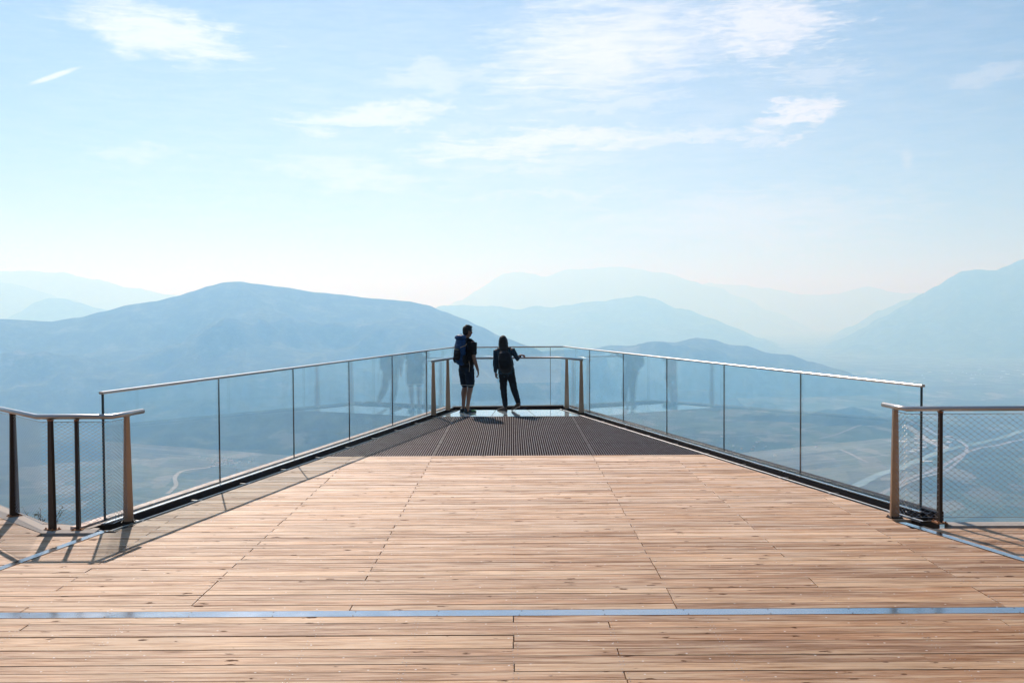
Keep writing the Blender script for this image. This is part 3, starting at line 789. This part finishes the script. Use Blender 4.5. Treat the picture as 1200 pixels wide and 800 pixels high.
# ---- his rucksack, worn on the back
BP = empty('rucksack', (-.960, 20.66, .003), R(-43), label='large blue rucksack with rounded lid on the back of the person in shorts', cat='backpack')
b = MB(); ringtube(b, [((0, -.180, 1.04), .110, .070), ((0, -.188, 1.12), .132, .085), ((0, -.190, 1.25), .140, .090), ((0, -.188, 1.42), .136, .086), ((0, -.180, 1.50), .125, .08)], 20)
link('pack_body', mod_mesh(b, .010, 5, .012, 10), M['blue_pack'], BP)
b = MB(); ellip(b, (0, -.180, 1.555), (.130, .100, .066), se=.9); link('lid', mod_mesh(b, .010, 4, .010, 12), M['blue_pack'], BP)
b = MB(); ellip(b, (0, -.275, 1.22), (.095, .030, .13), se=.75); link('front_pocket', mod_mesh(b, .008, 3, .006, 12), M['dark_pack'], BP)
for k in (-1, 1):
    b = MB(); ellip(b, (k*.138, -.190, 1.12), (.026, .06, .09), se=.8); link('side_pocket', mod_mesh(b, .008, 3, .004, 12), M['dark_pack'], BP)
    mb = MB(); mb.sweep([(k*.085, -.150, 1.47), (k*.095, -.09, 1.515), (k*.105, .0, 1.535), (k*.112, .095, 1.47), (k*.115, .142, 1.36), (k*.125, .130, 1.24), (k*.165, .05, 1.13), (k*.14, -.15, 1.07)],
                        [(-.026, -.007), (.026, -.007), (.026, .007), (-.026, .007)]); mb.build('shoulder_strap', M['dark_pack'], BP, bevel=.002)
    mb = MB(); mb.sweep([(k*.10, -.145, 1.03), (k*.186, -.06, 1.03), (k*.182, .06, 1.03), (k*.10, .140, 1.03), (k*.01, .155, 1.03)], [(-.006, -.028), (.006, -.028), (.006, .028), (-.006, .028)]); mb.build('hip_belt', M['dark_pack'], BP)
    mb = MB(); mb.sweep([(k*.130, -.125, 1.43), (k*.150, -.19, 1.40), (k*.095, -.280, 1.36)], [(-.002, -.008), (.002, -.008), (.002, .008), (-.002, .008)]); mb.build('compression_strap', M['webbing'], BP)
mb = MB(); mb.tube([(-.03, -.17, 1.60), (0, -.165, 1.64), (.03, -.17, 1.60)], .006, 6); mb.build('haul_loop', M['webbing'], BP)
mb = MB(); mb.sweep([(.17, -.10, 1.08), (.185, -.09, .98), (.18, -.10, .86)], [(-.002, -.007), (.002, -.007), (.002, .007), (-.002, .007)]); mb.build('loose_strap', M['webbing'], BP)
mb = MB(); mb.tube([(-.09, -.300, 1.32), (-.03, -.309, 1.315), (.08, -.300, 1.31)], .004, 5); mb.build('cord', M['webbing'], BP)

# ---- the woman
WO = (-.095, 21.0, .003); WYAW = R(-12)
WM = empty('person', WO, WYAW, label='person with long dark hair, plaid shirt and black trousers leaning one arm on the rail', cat='person')
sh_r, el_r, wr_r = (.155, .0, 1.280), (.262, .055, 1.075), (.300, .225, 1.150)
sh_l, el_l, wr_l = (-.175, .0, 1.275), (-.215, -.03, 1.015), (-.222, .010, .805)
kn_r, an_r = (.150, .035, .445), (.250, -.045, .125)
kn_l, an_l = (-.075, .025, .455), (-.045, -.015, .085)
HC = Vector((-.022, .010, 1.465)); Hrot = Matrix.Rotation(R(8), 3, 'Z') @ Matrix.Rotation(R(-6), 3, 'X')
b = MB()
ringtube(b, [((.02, -.005, .78), .150, .105), ((.015, -.005, .86), .158, .108), ((.005, .0, .97), .125, .09), ((-.01, .005, 1.08), .132, .098), ((-.012, .008, 1.17), .145, .108), ((-.012, 0, 1.24), .150, .092), ((-.012, -.004, 1.285), .125, .07), ((-.015, -.004, 1.315), .08, .055)], 22)
ringtube(b, [((-.015, -.008, 1.29), .052, .050), ((-.018, -.004, 1.35), .045, .047), ((-.02, .004, 1.40), .045, .048)])
head(b, HC, Hrot, .93)
for S_, E_, W_ in ((sh_r, el_r, wr_r), (sh_l, el_l, wr_l)):
    S_, E_, W_ = map(Vector, (S_, E_, W_))
    limb(b, (S_, .046), (S_.lerp(E_, .4), .041), (E_, .033), (E_.lerp(W_, .25), .034), (W_.lerp(E_, .3), .026), (W_, .022))
hand(b, wr_r, (.45, .75, -.05), (-.1, .15, -1), -1, .9, .5)
hand(b, wr_l, (.02, .12, -1), (.8, -.3, -.1), -1, .9)
for H_, K_, A_n in (((.098, 0, .80), kn_r, an_r), ((-.06, 0, .80), kn_l, an_l)):
    H_, K_, A_n = map(Vector, (H_, K_, A_n))
    limb(b, (H_, .085), (H_.lerp(K_, .5), .068), (K_, .048), (K_.lerp(A_n, .25)-Vector((0, .015, 0)), .050), (K_.lerp(A_n, .6), .038), (A_n, .032), (A_n+Vector((0, 0, -.04)), .032), n=16)
link('body', mod_mesh(b, .006, 5), M['skin'], WM)
face(WM, HC, Hrot, .93)
b = MB(); HH = lambda *p: HC+Hrot @ Vector(p)
ellip(b, HH(0, -.020, .030), (.086, .100, .096), Hrot); ellip(b, HH(0, -.045, -.06), (.092, .070, .10), Hrot)
ringtube(b, [(HH(0, -.050, .0), .088, .060), (HH(.0, -.065, -.09), .093, .050), (HH(.01, -.080, -.18), .088, .045), (HH(.02, -.105, -.26), .060, .032)])
for k in (-1, 1): ringtube(b, [(HH(k*.074, .0, .03), .018, .040), (HH(k*.082, .0, -.07), .020, .038), (HH(k*.075, -.01, -.15), .018, .032)])
link('hair', mod_mesh(b, .009, 3, .006, 30), M['hair'], WM)
b = MB(); ringtube(b, [((.018, -.005, .80), .178, .128), ((.012, -.005, .90), .172, .122), ((.0, .0, 1.0), .158, .115), ((-.01, .006, 1.14), .162, .122), ((-.012, 0, 1.24), .175, .108), ((-.010, -.004, 1.288), .158, .088), ((-.015, -.004, 1.31), .085, .062)], 22)
for S_, E_, W_ in ((sh_r, el_r, wr_r), (sh_l, el_l, wr_l)):
    S_, E_, W_ = map(Vector, (S_, E_, W_)); limb(b, (S_-Vector((math.copysign(.025, S_.x), 0, 0)), .066), (S_+Vector((math.copysign(.003, S_.x), 0, 0)), .064), (S_.lerp(E_, .5), .056), (E_, .049), (E_.lerp(W_, .80 if S_.x < 0 else .62), .042))
link('shirt', mod_mesh(b, .009, 5, .010, 10), M['plaid'], WM)
b = MB(); ringtube(b, [((.02, -.005, .78), .165, .116), ((.016, -.005, .87), .165, .116), ((.012, 0, .92), .155, .11)], 22)
for H_, K_, A_n in (((.098, -.005, .80), kn_r, an_r), ((-.06, -.005, .80), kn_l, an_l)):
    H_, K_, A_n = map(Vector, (H_, K_, A_n)); limb(b, (H_, .093), (H_.lerp(K_, .45), .086), (K_, .073), (K_.lerp(A_n, .45), .066), (A_n+Vector((0, .0, .03)), .052))
link('trousers', mod_mesh(b, .009, 5, .009, 11), M['jeans'], WM)
shoe(WM, (-.050, -.035, 0), R(62), M['leather'], M['leather'], .88)
shoe(WM, (.262, -.090, .085), R(62), M['leather'], M['leather'], .86, pitch=R(-24))
BW = empty('backpack', WO, WYAW, label='dark rucksack worn by the long haired person at the rail', cat='backpack')
b = MB(); ringtube(b, [((.05, -.195, .86), .125, .075), ((.05, -.205, .96), .145, .090), ((.035, -.205, 1.10), .140, .090), ((.03, -.190, 1.22), .115, .075)], 18)
link('pack_body', mod_mesh(b, .009, 5, .010, 12), M['dark_pack'], BW)
b = MB(); ellip(b, (.05, -.300, .98), (.10, .030, .10), se=.75); link('front_pocket', mod_mesh(b, .008, 3, .005, 14), M['black_cloth'], BW)
for k in (-1, 1):
    mb = MB(); mb.sweep([(k*.065, -.125, 1.235), (k*.085-.01, -.06, 1.315), (k*.095-.01, .0, 1.335), (k*.10-.01, .085, 1.28), (k*.105-.01, .128, 1.18), (k*.12, .118, 1.05), (k*.155, .03, .96), (k*.13+.02, -.13, .92)],
                        [(-.022, -.006), (.022, -.006), (.022, .006), (-.022, .006)]); mb.build('shoulder_strap', M['dark_pack'], BW)
mb = MB(); mb.tube([(.0, -.12, 1.255), (.03, -.115, 1.285), (.06, -.12, 1.255)], .005, 6); mb.build('haul_loop', M['webbing'], BW)
mb = MB(); mb.tube([(.185, -.20, .90), (.215, -.20, .80), (.225, -.2, .66), (.235, -.19, .60)], .005, 5); mb.build('loose_strap', M['dark_pack'], BW)

for o_, tilt in ((MAN, .8), (BP, .8), (WM, -2.8), (BW, -2.8)):
    o_.matrix_world = Matrix.Translation(o_.location) @ Matrix.Rotation(R(tilt), 4, 'Y') @ Matrix.Rotation(o_.rotation_euler.z, 4, 'Z')
# ---- small shrub behind the left kerb
sh = empty('shrub', (-4.98, 10.42, -.16), label='small leafy sprig growing behind the left concrete kerb', cat='plant')
st_ = MB(); lf = MB()
for k in range(15):
    a = random.uniform(0, 2*PI); l = random.uniform(.10, .25); p = Vector((random.uniform(-.12, .16), random.uniform(-.03, .03), 0))
    q = p+Vector((math.cos(a)*l*.6, math.sin(a)*l*.4, l))
    st_.tube([p, p.lerp(q, .5)+Vector((0, 0, .02)), q], .0025, 5)
    for j in range(9):
        c = p.lerp(q, random.uniform(.35, 1.05)); d = Vector((random.uniform(-1, 1), random.uniform(-1, 1), random.uniform(-.3, .8))).normalized()
        s_ = d.cross(Vector((random.random(), random.random(), 1))).normalized(); L1 = random.uniform(.02, .04)
        up = d.cross(s_)*.004
        lf.add([c, c+d*L1*.5+s_*L1*.24+up, c+d*L1, c+d*L1*.5-s_*L1*.24+up], [(0, 1, 2, 3)])
st_.build('stem', M['twig'], sh); lf.build('foliage', M['leaf'], sh)

# ---------------------------------------------------------------- land
VAL = -900.0
def polar_sheet(name, azs, rs, fz, m, label):
    vs = []; fs = []; n = len(rs)
    for a in azs:
        for r in rs: vs.append((math.sin(a)*r, math.cos(a)*r, fz(a, r)))
    for i in range(len(azs)-1):
        for j in range(n-1): fs.append((i*n+j, (i+1)*n+j, (i+1)*n+j+1, i*n+j+1))
    me = bpy.data.meshes.new(name); me.from_pydata(vs, [], fs)
    o = link(name, me, m, smooth=True); tag(o, kind='structure', label=label); return o
def fbm(x, y, oct_=6, s=0.0): return noise.fractal(Vector((x, y, s)), .9, 2.0, oct_)
def ridged(x, y, s=0.0): 
    v = 0; a = 1; f = 1; w = 0
    for _ in range(6):
        v += a*(1-abs(noise.noise(Vector((x*f, y*f, s+_*3.1)))*2)); w += a; a *= .5; f *= 2.03
    return v/w
def valley_z(a, r):
    x, y = math.sin(a)*r, math.cos(a)*r
    h = 18*(fbm(x/2600, y/2600, 4)+.6)
    h += 70*max(0, fbm(x/3600+5, y/3600+2, 4, 3.3)-.12)*(1 if r < 14000 else .4)
    return VAL+max(0, h)
NA = 260
azs = [R(-62)+R(124)*k/NA for k in range(NA+1)]
rs = [200*(66000/200)**(k/190) for k in range(191)]
polar_sheet('valley_floor', azs, rs, valley_z, M['valley'], 'broad valley floor with fields far below the platform')
def mountain(label, crest, D, wf, wb, seed, rough=1.0, na=340, nr=90, ext=3.0):
    pts = [az_el(u, v) for u, v in crest]; jag = min(2.2, D/14000)
    a0, a1 = pts[0][0], pts[-1][0]
    def el(a):
        if a <= pts[0][0]: return pts[0][1]
        for (x0, e0), (x1, e1) in zip(pts[:-1], pts[1:]):
            if a <= x1:
                t = (a-x0)/(x1-x0); t = t*t*(3-2*t)*.5+t*.5; return e0+(e1-e0)*t
        return pts[-1][1]
    azs = [a0+(a1-a0)*k/na for k in range(na+1)]
    rs = [D-wf+(wf)*k/(nr*2/3) for k in range(int(nr*2/3))]+[D+wb*k/(nr/3) for k in range(int(nr/3)+1)]
    ed = R(2.0)
    def fz(a, r):
        x, y = math.sin(a)*r, math.cos(a)*r
        zc = CAM_H+D*math.tan(el(a)) 
        zc += rough*jag*(30*fbm(math.sin(a)*D/1100, seed, 7, seed)+26*(ridged(math.sin(a)*D/1900, seed*2, seed)-.6))*D/10000*.8
        edge = min(1, (a-a0)/ed+.0, (a1-a)/ed) if ext else 1
        edge = max(0, edge); edge = edge*edge*(3-2*edge)
        Hh = (zc-(VAL-30))*edge
        if r <= D:
            t = (D-r)/wf
            sh = (1-t)**1.15 if t < 1 else 0
            g = ridged(x/2300+seed, y/2300, seed); g2 = fbm(x/700, y/700, 5, seed)
            bump = (g-.62)*700*rough*min(1, t*3.2)*(1-t)**.6*(D/12000)**.3 + g2*55*min(1, t*3)
            # saddle spurs reach into the valley
            z = VAL-30+Hh*sh+bump*edge
            cap = zc if t < .02 else CAM_H+r*math.tan(el(a))-(t*.02)*Hh
            z = min(z, cap) if edge > .5 else z
            return z
        t = (r-D)/wb
        return VAL-30+Hh*max(0, 1-t)**1.2+fbm(x/1200, y/1200, 4, seed)*60*min(1, t*3)
    return polar_sheet('mountain', azs, rs, fz, M['forest'], label)
mountain('broad wooded mountain filling the left half behind the glass', [(-260, 392), (-120, 380), (0, 374), (30, 375), (60, 377), (90, 372), (120, 365), (150, 357), (180, 352), (205, 346), (225, 340), (245, 334), (262, 330), (280, 329), (300, 332), (330, 336), (370, 342), (400, 345), (440, 350), (480, 353), (500, 357), (520, 365), (545, 374), (560, 381), (590, 395), (620, 405), (650, 418), (700, 440), (760, 470)], 10500, 4300, 5000, 1.3)
mountain('low dark ridge in the middle distance right of the hikers', [(480, 470), (540, 440), (600, 416), (640, 410), (690, 408), (715, 403), (735, 404), (765, 400), (790, 401), (815, 397), (835, 399), (855, 404), (875, 405), (900, 412), (925, 414), (950, 424), (985, 433), (1040, 456), (1110, 490)], 11300, 3900, 3000, 7.7, 1.5)
mountain('twin-peaked blue ridge behind the hikers', [(430, 400), (480, 375), (520, 360), (545, 357), (575, 358), (605, 361), (625, 356), (650, 360), (670, 360), (700, 353), (725, 347), (745, 345), (765, 349), (800, 362), (835, 373), (860, 383), (890, 396), (925, 411), (960, 425), (1010, 445), (1080, 470)], 24500, 4500, 5000, 3.1, .7)
mountain('pale far range rising above the hikers', [(440, 390), (500, 372), (540, 352), (565, 335), (595, 319), (615, 319), (640, 322), (660, 315), (690, 312), (720, 314), (755, 315), (780, 319), (810, 328), (840, 338), (870, 348), (900, 362), (930, 374), (965, 392), (1010, 420), (1080, 440)], 43000, 6000, 6000, 5.5, .5)
mountain('faintest range on the horizon right of centre', [(760, 380), (800, 345), (830, 331), (870, 334), (905, 338), (940, 345), (980, 343), (1020, 337), (1060, 341), (1100, 345), (1160, 350), (1260, 352), (1330, 360), (1420, 400)], 52000, 7000, 7000, 9.5, .4)
mountain('steep hazy mountain at the right edge', [(900, 440), (940, 425), (960, 408), (990, 396), (1010, 384), (1035, 372), (1060, 358), (1080, 345), (1098, 335), (1115, 325), (1128, 318), (1145, 314), (1165, 315), (1180, 311), (1200, 305), (1230, 297), (1280, 290), (1360, 290), (1450, 300), (1560, 330)], 24000, 4600, 6000, 11.2, .9)
mountain('pale spur behind the right mountain', [(840, 440), (890, 425), (930, 412), (960, 398), (1000, 378), (1030, 360), (1060, 350), (1100, 340), (1180, 335), (1260, 350), (1330, 380)], 31000, 5000, 5000, 13.7, .6)
mountain('pale range at the far left horizon', [(-260, 330), (-120, 322), (0, 318), (45, 317), (75, 320), (110, 327), (150, 335), (190, 343), (240, 352), (300, 365), (360, 380)], 38000, 6000, 6000, 15.1, .5)
mountain('second pale ridge at the far left', [(-260, 345), (-100, 336), (0, 330), (25, 334), (50, 342), (80, 352), (120, 362), (180, 375), (240, 388)], 32000, 5000, 5000, 17.9, .5)
mountain('small rounded hill at the left above the near ridge', [(-120, 392), (-60, 385), (0, 376), (22, 366), (42, 354), (58, 350), (75, 350), (92, 354), (115, 361), (140, 368), (180, 380), (230, 392)], 24000, 3500, 3500, 19.3, .4)

# slope the platform stands on
def hill_z(x, y):
    d = y-7.5
    z = -.85 if d < 0 else -.85-d*1.35
    z += min(1, max(0, d)/60)*60*fbm(x/260, y/260, 5, 2.2)
    side = max(0, abs(x)-900); z -= side*.9
    return max(min(z, -.85 if d < 0 else -.85-d*.75), VAL-40)
vs = []; fs = []
ys = [-2600, -1200, -500, -200, -60, -20, 0, 5, 7.5]+[7.5+2*1.13**k for k in range(50) if 2*1.13**k < 950]
xs_ = sorted([s*v for s in (-1, 1) for v in [6*1.16**k for k in range(40) if 6*1.16**k < 2100]]+[0])
for x in xs_:
    for y in ys: vs.append((x, y, hill_z(x, y)))
n = len(ys)
for i in range(len(xs_)-1):
    for j in range(n-1): fs.append((i*n+j, (i+1)*n+j, (i+1)*n+j+1, i*n+j+1))
me = bpy.data.meshes.new('hillside'); me.from_pydata(vs, [], fs)
tag(link('hillside', me, M['forest'], smooth=True), kind='structure', label='steep hillside under the platform')

# roads, river and houses on the valley floor
def vz(p): return valley_z(math.atan2(p.x, p.y), math.hypot(p.x, p.y))
def ribbon(name, px, w, m, label, dz):
    P = [ground(u, v, VAL) for u, v in px]; D_ = []
    for i in range(len(P)-1):
        p0, p1, p2, p3 = P[max(0, i-1)], P[i], P[i+1], P[min(len(P)-1, i+2)]
        for k in range(12):
            t = k/12; D_.append(.5*((2*p1)+(p2-p0)*t+(2*p0-5*p1+4*p2-p3)*t*t+(3*p1-p0-3*p2+p3)*t**3))
    D_.append(P[-1]); vs = []; fs = []
    for i, p in enumerate(D_):
        t = (D_[min(i+1, len(D_)-1)]-D_[max(i-1, 0)]).normalized(); s = Vector((t.y, -t.x, 0))
        ww = w*(.85+.3*noise.noise(Vector((i*.37, w, 0))))
        for k in (-1, 1):
            q = p+s*k*ww/2; vs.append((q.x, q.y, vz(q)+dz))
    for i in range(len(D_)-1): fs.append((2*i, 2*i+1, 2*i+3, 2*i+2))
    me = bpy.data.meshes.new(name); me.from_pydata(vs, [], fs)
    return tag(link(name, me, m, smooth=True), kind='structure', label=label)
ribbon('road', [(196, 582), (206, 572), (205, 563), (212, 556), (226, 553), (244, 551), (275, 545)], 26, M['road'], 'curving pale road on the valley floor at the left', 3)
ribbon('road', [(30, 547), (48, 545), (75, 530), (96, 515), (120, 505)], 20, M['road'], 'faint straight valley road behind the left fence', 3)
ribbon('road', [(960, 640), (1002, 606), (1052, 580), (1100, 560), (1150, 537), (1205, 516), (1300, 490)], 34, M['road'], 'main valley road running up to the right', 3)
ribbon('river', [(930, 618), (975, 592), (1010, 577), (1045, 564), (1075, 552), (1120, 536), (1205, 505), (1300, 478)], 60, M['river'], 'river beside the main valley road', 3.4)
ribbon('road', [(985, 598), (1040, 586), (1090, 570), (1120, 556), (1133, 540), (1126, 524), (1100, 513), (1070, 500), (1050, 495), (1020, 500), (960, 520)], 22, M['road'], 'looping side road on the valley floor at the right', 3.8)
ribbon('road', [(985, 538), (1003, 548), (1017, 554)], 22, M['road'], 'short farm track on the valley floor', 3)
ribbon('road', [(800, 512), (850, 516), (905, 512), (950, 505), (1000, 497), (1060, 485)], 16, M['road'], 'distant valley road behind the right glass', 3)
ribbon('gravel_bank', [(1060, 503), (1072, 509), (1085, 520), (1100, 530), (1112, 540)], 70, M['gravel'], 'pale gravel bank inside the road loop', 3.2)
ribbon('gravel_bank', [(1040, 521), (1062, 522), (1080, 522)], 60, M['gravel'], 'pale gravel field beside the loop road', 3.3)

def house_mesh(w, d, h, flat):
    b = MB(); b.box((0, 0, h/2-2), (w, d, h+4)); wall = b
    r = MB()
    if flat: r.box((0, 0, h+.4), (w+1, d+1, .8))
    else: r.add([(-w/2-.6, -d/2-.6, h), (w/2+.6, -d/2-.6, h), (w/2+.6, d/2+.6, h), (-w/2-.6, d/2+.6, h), (-w/2-.6, 0, h+d*.3), (w/2+.6, 0, h+d*.3)],
                [(0, 1, 5, 4), (2, 3, 4, 5), (0, 4, 3), (1, 2, 5), (3, 2, 1, 0)])
    return wall, r
protos = []
for kk, (w, d, h, fl2) in enumerate(((16, 11, 7, False), (13, 10, 9, False), (48, 26, 8, True))):
    a, r = house_mesh(w, d, h, fl2); protos.append((a, r, fl2))
built = {}
def place_house(k, p, rz, label, group, nm):
    key = (k,)
    t = empty(nm, (p.x, p.y, vz(p)+.5), rz, label=label, cat='building', group=group)
    if key in built:
        for src in built[key]:
            c = src.copy(); COL.objects.link(c); c.parent = t
    else:
        a, r, fl2 = protos[k]
        built[key] = [a.build('wall', M['house_wall'], t), r.build('roof', M['house_wall'] if fl2 else M['house_roof'], t)]
rr = random.Random(5)
for (cu, cv, su, sv, n_, kinds, lab, grp) in (
        (262, 545, 26, 6, 34, (0, 1), 'small pale house of the village on the valley floor at the left', 'houses of the left village'),
        (1092, 530, 30, 14, 22, (0, 2), 'small pale building near the road loop on the right valley floor', 'buildings by the road loop'),
        (1150, 440, 70, 7, 26, (2, 0), 'tiny pale building in the far valley beyond the right fence', 'buildings in the far right valley'),
        (900, 530, 60, 12, 12, (0, 1), 'tiny farmhouse on the valley floor seen through the right glass', 'farmhouses behind the right glass'),
        (30, 480, 34, 10, 16, (0, 2), 'tiny pale building in the valley behind the left fence', 'buildings behind the left fence')):
    for _ in range(n_):
        p = ground(cu+rr.gauss(0, su*.6), cv+rr.gauss(0, sv*.6), VAL)
        place_house(rr.choice(kinds), p, rr.uniform(0, PI), lab, grp, 'house' if 0 in kinds and 1 in kinds else 'building')

# ---------------------------------------------------------------- haze
mb = MB(); mb.box((0, 31500, 500), (150000, 73000, 2804))
hz = mb.build('haze', None); tag(hz, kind='stuff', label='blue valley haze')
hm = bpy.data.materials.new('haze_air'); hm.use_nodes = True; N = hm.node_tree.nodes; L = hm.node_tree.links
N.remove(N['Principled BSDF']); pv = N.new('ShaderNodeVolumePrincipled')
pv.inputs['Color'].default_value = (.265, .575, 1.0, 1); pv.inputs['Density'].default_value = 1.48e-4; pv.inputs['Anisotropy'].default_value = .35
if 'Absorption Color' in pv.inputs: pv.inputs['Absorption Color'].default_value = (1, 1, 1, 1)
L.new(pv.outputs[0], N['Material Output'].inputs['Volume'])
hz.data.materials.append(hm)

# ---------------------------------------------------------------- sky, clouds, sun
w = bpy.data.worlds.new('World'); S.world = w; w.use_nodes = True
N = w.node_tree.nodes; L = w.node_tree.links; bg = N['Background']; bg.inputs[1].default_value = .0500
sky = N.new('ShaderNodeTexSky'); sky.sky_type = 'NISHITA'; sky.sun_disc = False
SE, SA = R(39.3), R(-18.5)
sky.sun_elevation = SE; sky.sun_rotation = SA; sky.air_density = 1.0; sky.dust_density = .4; sky.ozone_density = 2.0
tc = N.new('ShaderNodeTexCoord'); sx = N.new('ShaderNodeSeparateXYZ'); L.new(tc.outputs['Generated'], sx.inputs[0])
def math_(op, a, b=None, c=None, clamp=False):
    n = N.new('ShaderNodeMath'); n.operation = op; n.use_clamp = clamp
    for i, x in enumerate((a, b, c)):
        if x is None: continue
        if isinstance(x, (int, float)): n.inputs[i].default_value = x
        else: L.new(x, n.inputs[i])
    return n.outputs[0]
AZ = math_('MULTIPLY', math_('ARCTAN2', sx.outputs[0], sx.outputs[1]), 180/PI)
EL = math_('MULTIPLY', math_('ARCSINE', sx.outputs[2]), 180/PI)
cv = N.new('ShaderNodeCombineXYZ'); L.new(AZ, cv.inputs[0]); L.new(EL, cv.inputs[1])
def wn(scale, sc, detail=7, rough=.6, dist=0, z=0.0, rot=0.0):
    mp = N.new('ShaderNodeMapping'); mp.inputs['Scale'].default_value = sc; mp.inputs['Location'].default_value = (0, 0, z); mp.inputs['Rotation'].default_value = (0, 0, rot)
    L.new(cv.outputs[0], mp.inputs['Vector'])
    n = N.new('ShaderNodeTexNoise'); n.inputs['Scale'].default_value = scale; n.inputs['Detail'].default_value = detail; n.inputs['Roughness'].default_value = rough; n.inputs['Distortion'].default_value = dist
    L.new(mp.outputs[0], n.inputs['Vector']); return n
wp = wn(.30, (1, 2.0, 1), 9, .72)
sc_ = N.new('ShaderNodeVectorMath'); sc_.operation = 'MULTIPLY_ADD'; sc_.inputs[1].default_value = (9.0, 3.4, 0); sc_.inputs[2].default_value = (-4.5, -1.7, 0)
L.new(wp.outputs['Color'], sc_.inputs[0])
wv = N.new('ShaderNodeVectorMath'); wv.operation = 'ADD'; L.new(sc_.outputs[0], wv.inputs[0]); L.new(cv.outputs[0], wv.inputs[1])
fine = wn(1.3, (.30, 1.9, 1), 9, .68, .4, rot=R(-4))
rip = wn(1.7, (.45, 2.4, 1), 8, .66, .6, 4.0)
D2 = 180/PI
def pos(u, v):
    a, e = az_el(u, v); return a*D2, e*D2
total = None
def blob(u, v, a, b, rot, st, soft=1.0, warp=True, tex=None, k=1.5, thr=.24):
    """cloud patch centred at azimuth/elevation of (u,v); half axes a,b in degrees"""
    global total
    ca, ce = pos(u, v); a *= .049; b *= .049
    mp = N.new('ShaderNodeMapping'); mp.vector_type = 'TEXTURE'
    mp.inputs['Location'].default_value = (ca, ce, 0); mp.inputs['Rotation'].default_value = (0, 0, R(rot)); mp.inputs['Scale'].default_value = (a, b, 1)
    L.new((wv if warp else cv).outputs[0], mp.inputs['Vector'])
    ln = N.new('ShaderNodeVectorMath'); ln.operation = 'LENGTH'; L.new(mp.outputs[0], ln.inputs[0])
    m = math_('SUBTRACT', 1.0, ln.outputs['Value'], clamp=False)
    m = math_('MULTIPLY_ADD', m, .9, math_('MULTIPLY_ADD', (tex or fine).outputs['Fac'], k, -k*.5))
    mr = N.new('ShaderNodeMapRange'); mr.interpolation_type = 'SMOOTHSTEP'
    mr.inputs[1].default_value = thr-.30*soft; mr.inputs[2].default_value = thr+.55*soft; mr.inputs[3].default_value = 0; mr.inputs[4].default_value = st
    L.new(m, mr.inputs[0])
    total = mr.outputs[0] if total is None else math_('MAXIMUM', total, mr.outputs[0])
blob(190, 40, 140, 40, -9, .95)
blob(140, 6, 90, 18, -5, .6)
blob(440, 139, 150, 21, 8, .9)
blob(640, 168, 240, 27, 4, .95)
blob(710, 60, 230, 90, 8, 1.0, 1.3)
blob(510, 92, 100, 30, 5, .6)
blob(895, 28, 125, 55, -3, .95, 1.0, tex=rip, k=1.6)
blob(930, 136, 90, 22, 15, .98, .8)
blob(905, 163, 50, 8, 12, .6)
blob(160, 183, 70, 16, 0, .45)
blob(415, 205, 150, 30, -6, .65, 1.2)
blob(620, 196, 210, 18, 6, .6, 1.2)
blob(1155, 88, 60, 20, 5, .40)
blob(1063, 187, 11, 20, 0, .45, warp=False)
blob(850, 255, 280, 60, 0, .6, 1.4)
blob(630, 122, 60, 20, 0, .5)
blob(650, 160, 600, 230, 0, .5, 2.2)
blob(840, 140, 90, 70, 0, .4, 1.5)
blob(400, 300, 700, 60, 0, .30, 1.8)
blob(950, 90, 140, 40, 0, .5, 1.0, tex=rip, k=2.2, thr=.45)
blob(800, 158, 150, 16, 2, .7)
blob(720, 122, 170, 13, 6, .6)
blob(660, 228, 190, 12, 3, .55)
blob(930, 165, 40, 9, 14, .7)
blob(560, 150, 120, 10, 6, .5)
blob(64, 89, 38, 4.0, 24, .9, .7, warp=False, k=.7, thr=.25)
# loose cirrus over the rest of the sky
gen = wn(.12, (.5, 1.6, 1), 7, .6, .5, 9.0)
gm = N.new('ShaderNodeMapRange'); gm.interpolation_type = 'SMOOTHSTEP'; gm.inputs[1].default_value = .50; gm.inputs[2].default_value = .80; gm.inputs[3].default_value = 0; gm.inputs[4].default_value = .45
L.new(gen.outputs['Fac'], gm.inputs[0])
total = math_('MAXIMUM', total, gm.outputs[0])
mx = N.new('ShaderNodeMix'); mx.data_type = 'RGBA'; L.new(total, mx.inputs[0])
# thin high veil softens the blue
veil = N.new('ShaderNodeMix'); veil.data_type = 'RGBA'; veil.inputs[0].default_value = .06; veil.inputs[7].default_value = (6.2, 6.6, 7.0, 1)
wb = N.new('ShaderNodeMix'); wb.data_type = 'RGBA'; wb.blend_type = 'MULTIPLY'; wb.inputs[0].default_value = 1; wb.inputs[7].default_value = (.74, .73, .82, 1)
L.new(sky.outputs[0], wb.inputs[6]); L.new(wb.outputs[2], veil.inputs[6])
L.new(veil.outputs[2], mx.inputs[6]); mx.inputs[7].default_value = (12.6, 12.4, 12.8, 1)
L.new(mx.outputs[2], bg.inputs[0])

sd = bpy.data.lights.new('sun', 'SUN'); sd.energy = 4.0; sd.angle = R(.53); sd.color = (1, .972, 1.0)
sun = bpy.data.objects.new('sun', sd); COL.objects.link(sun)
dirv = Vector((math.sin(SA)*math.cos(SE), math.cos(SA)*math.cos(SE), math.sin(SE)))
sun.rotation_euler = (-dirv).to_track_quat('-Z', 'Y').to_euler(); sun.location = dirv*50

# ---------------------------------------------------------------- render settings
S.view_settings.view_transform = 'Standard'; S.view_settings.look = 'None'; S.view_settings.exposure = 0.42; S.view_settings.gamma = 1
S.view_settings.use_curve_mapping = False
c = S.cycles
c.max_bounces = 8; c.transparent_max_bounces = 24; c.glossy_bounces = 5; c.diffuse_bounces = 3; c.volume_bounces = 4
c.use_denoising = True; c.sample_clamp_indirect = 8; c.caustics_reflective = False; c.caustics_refractive = False
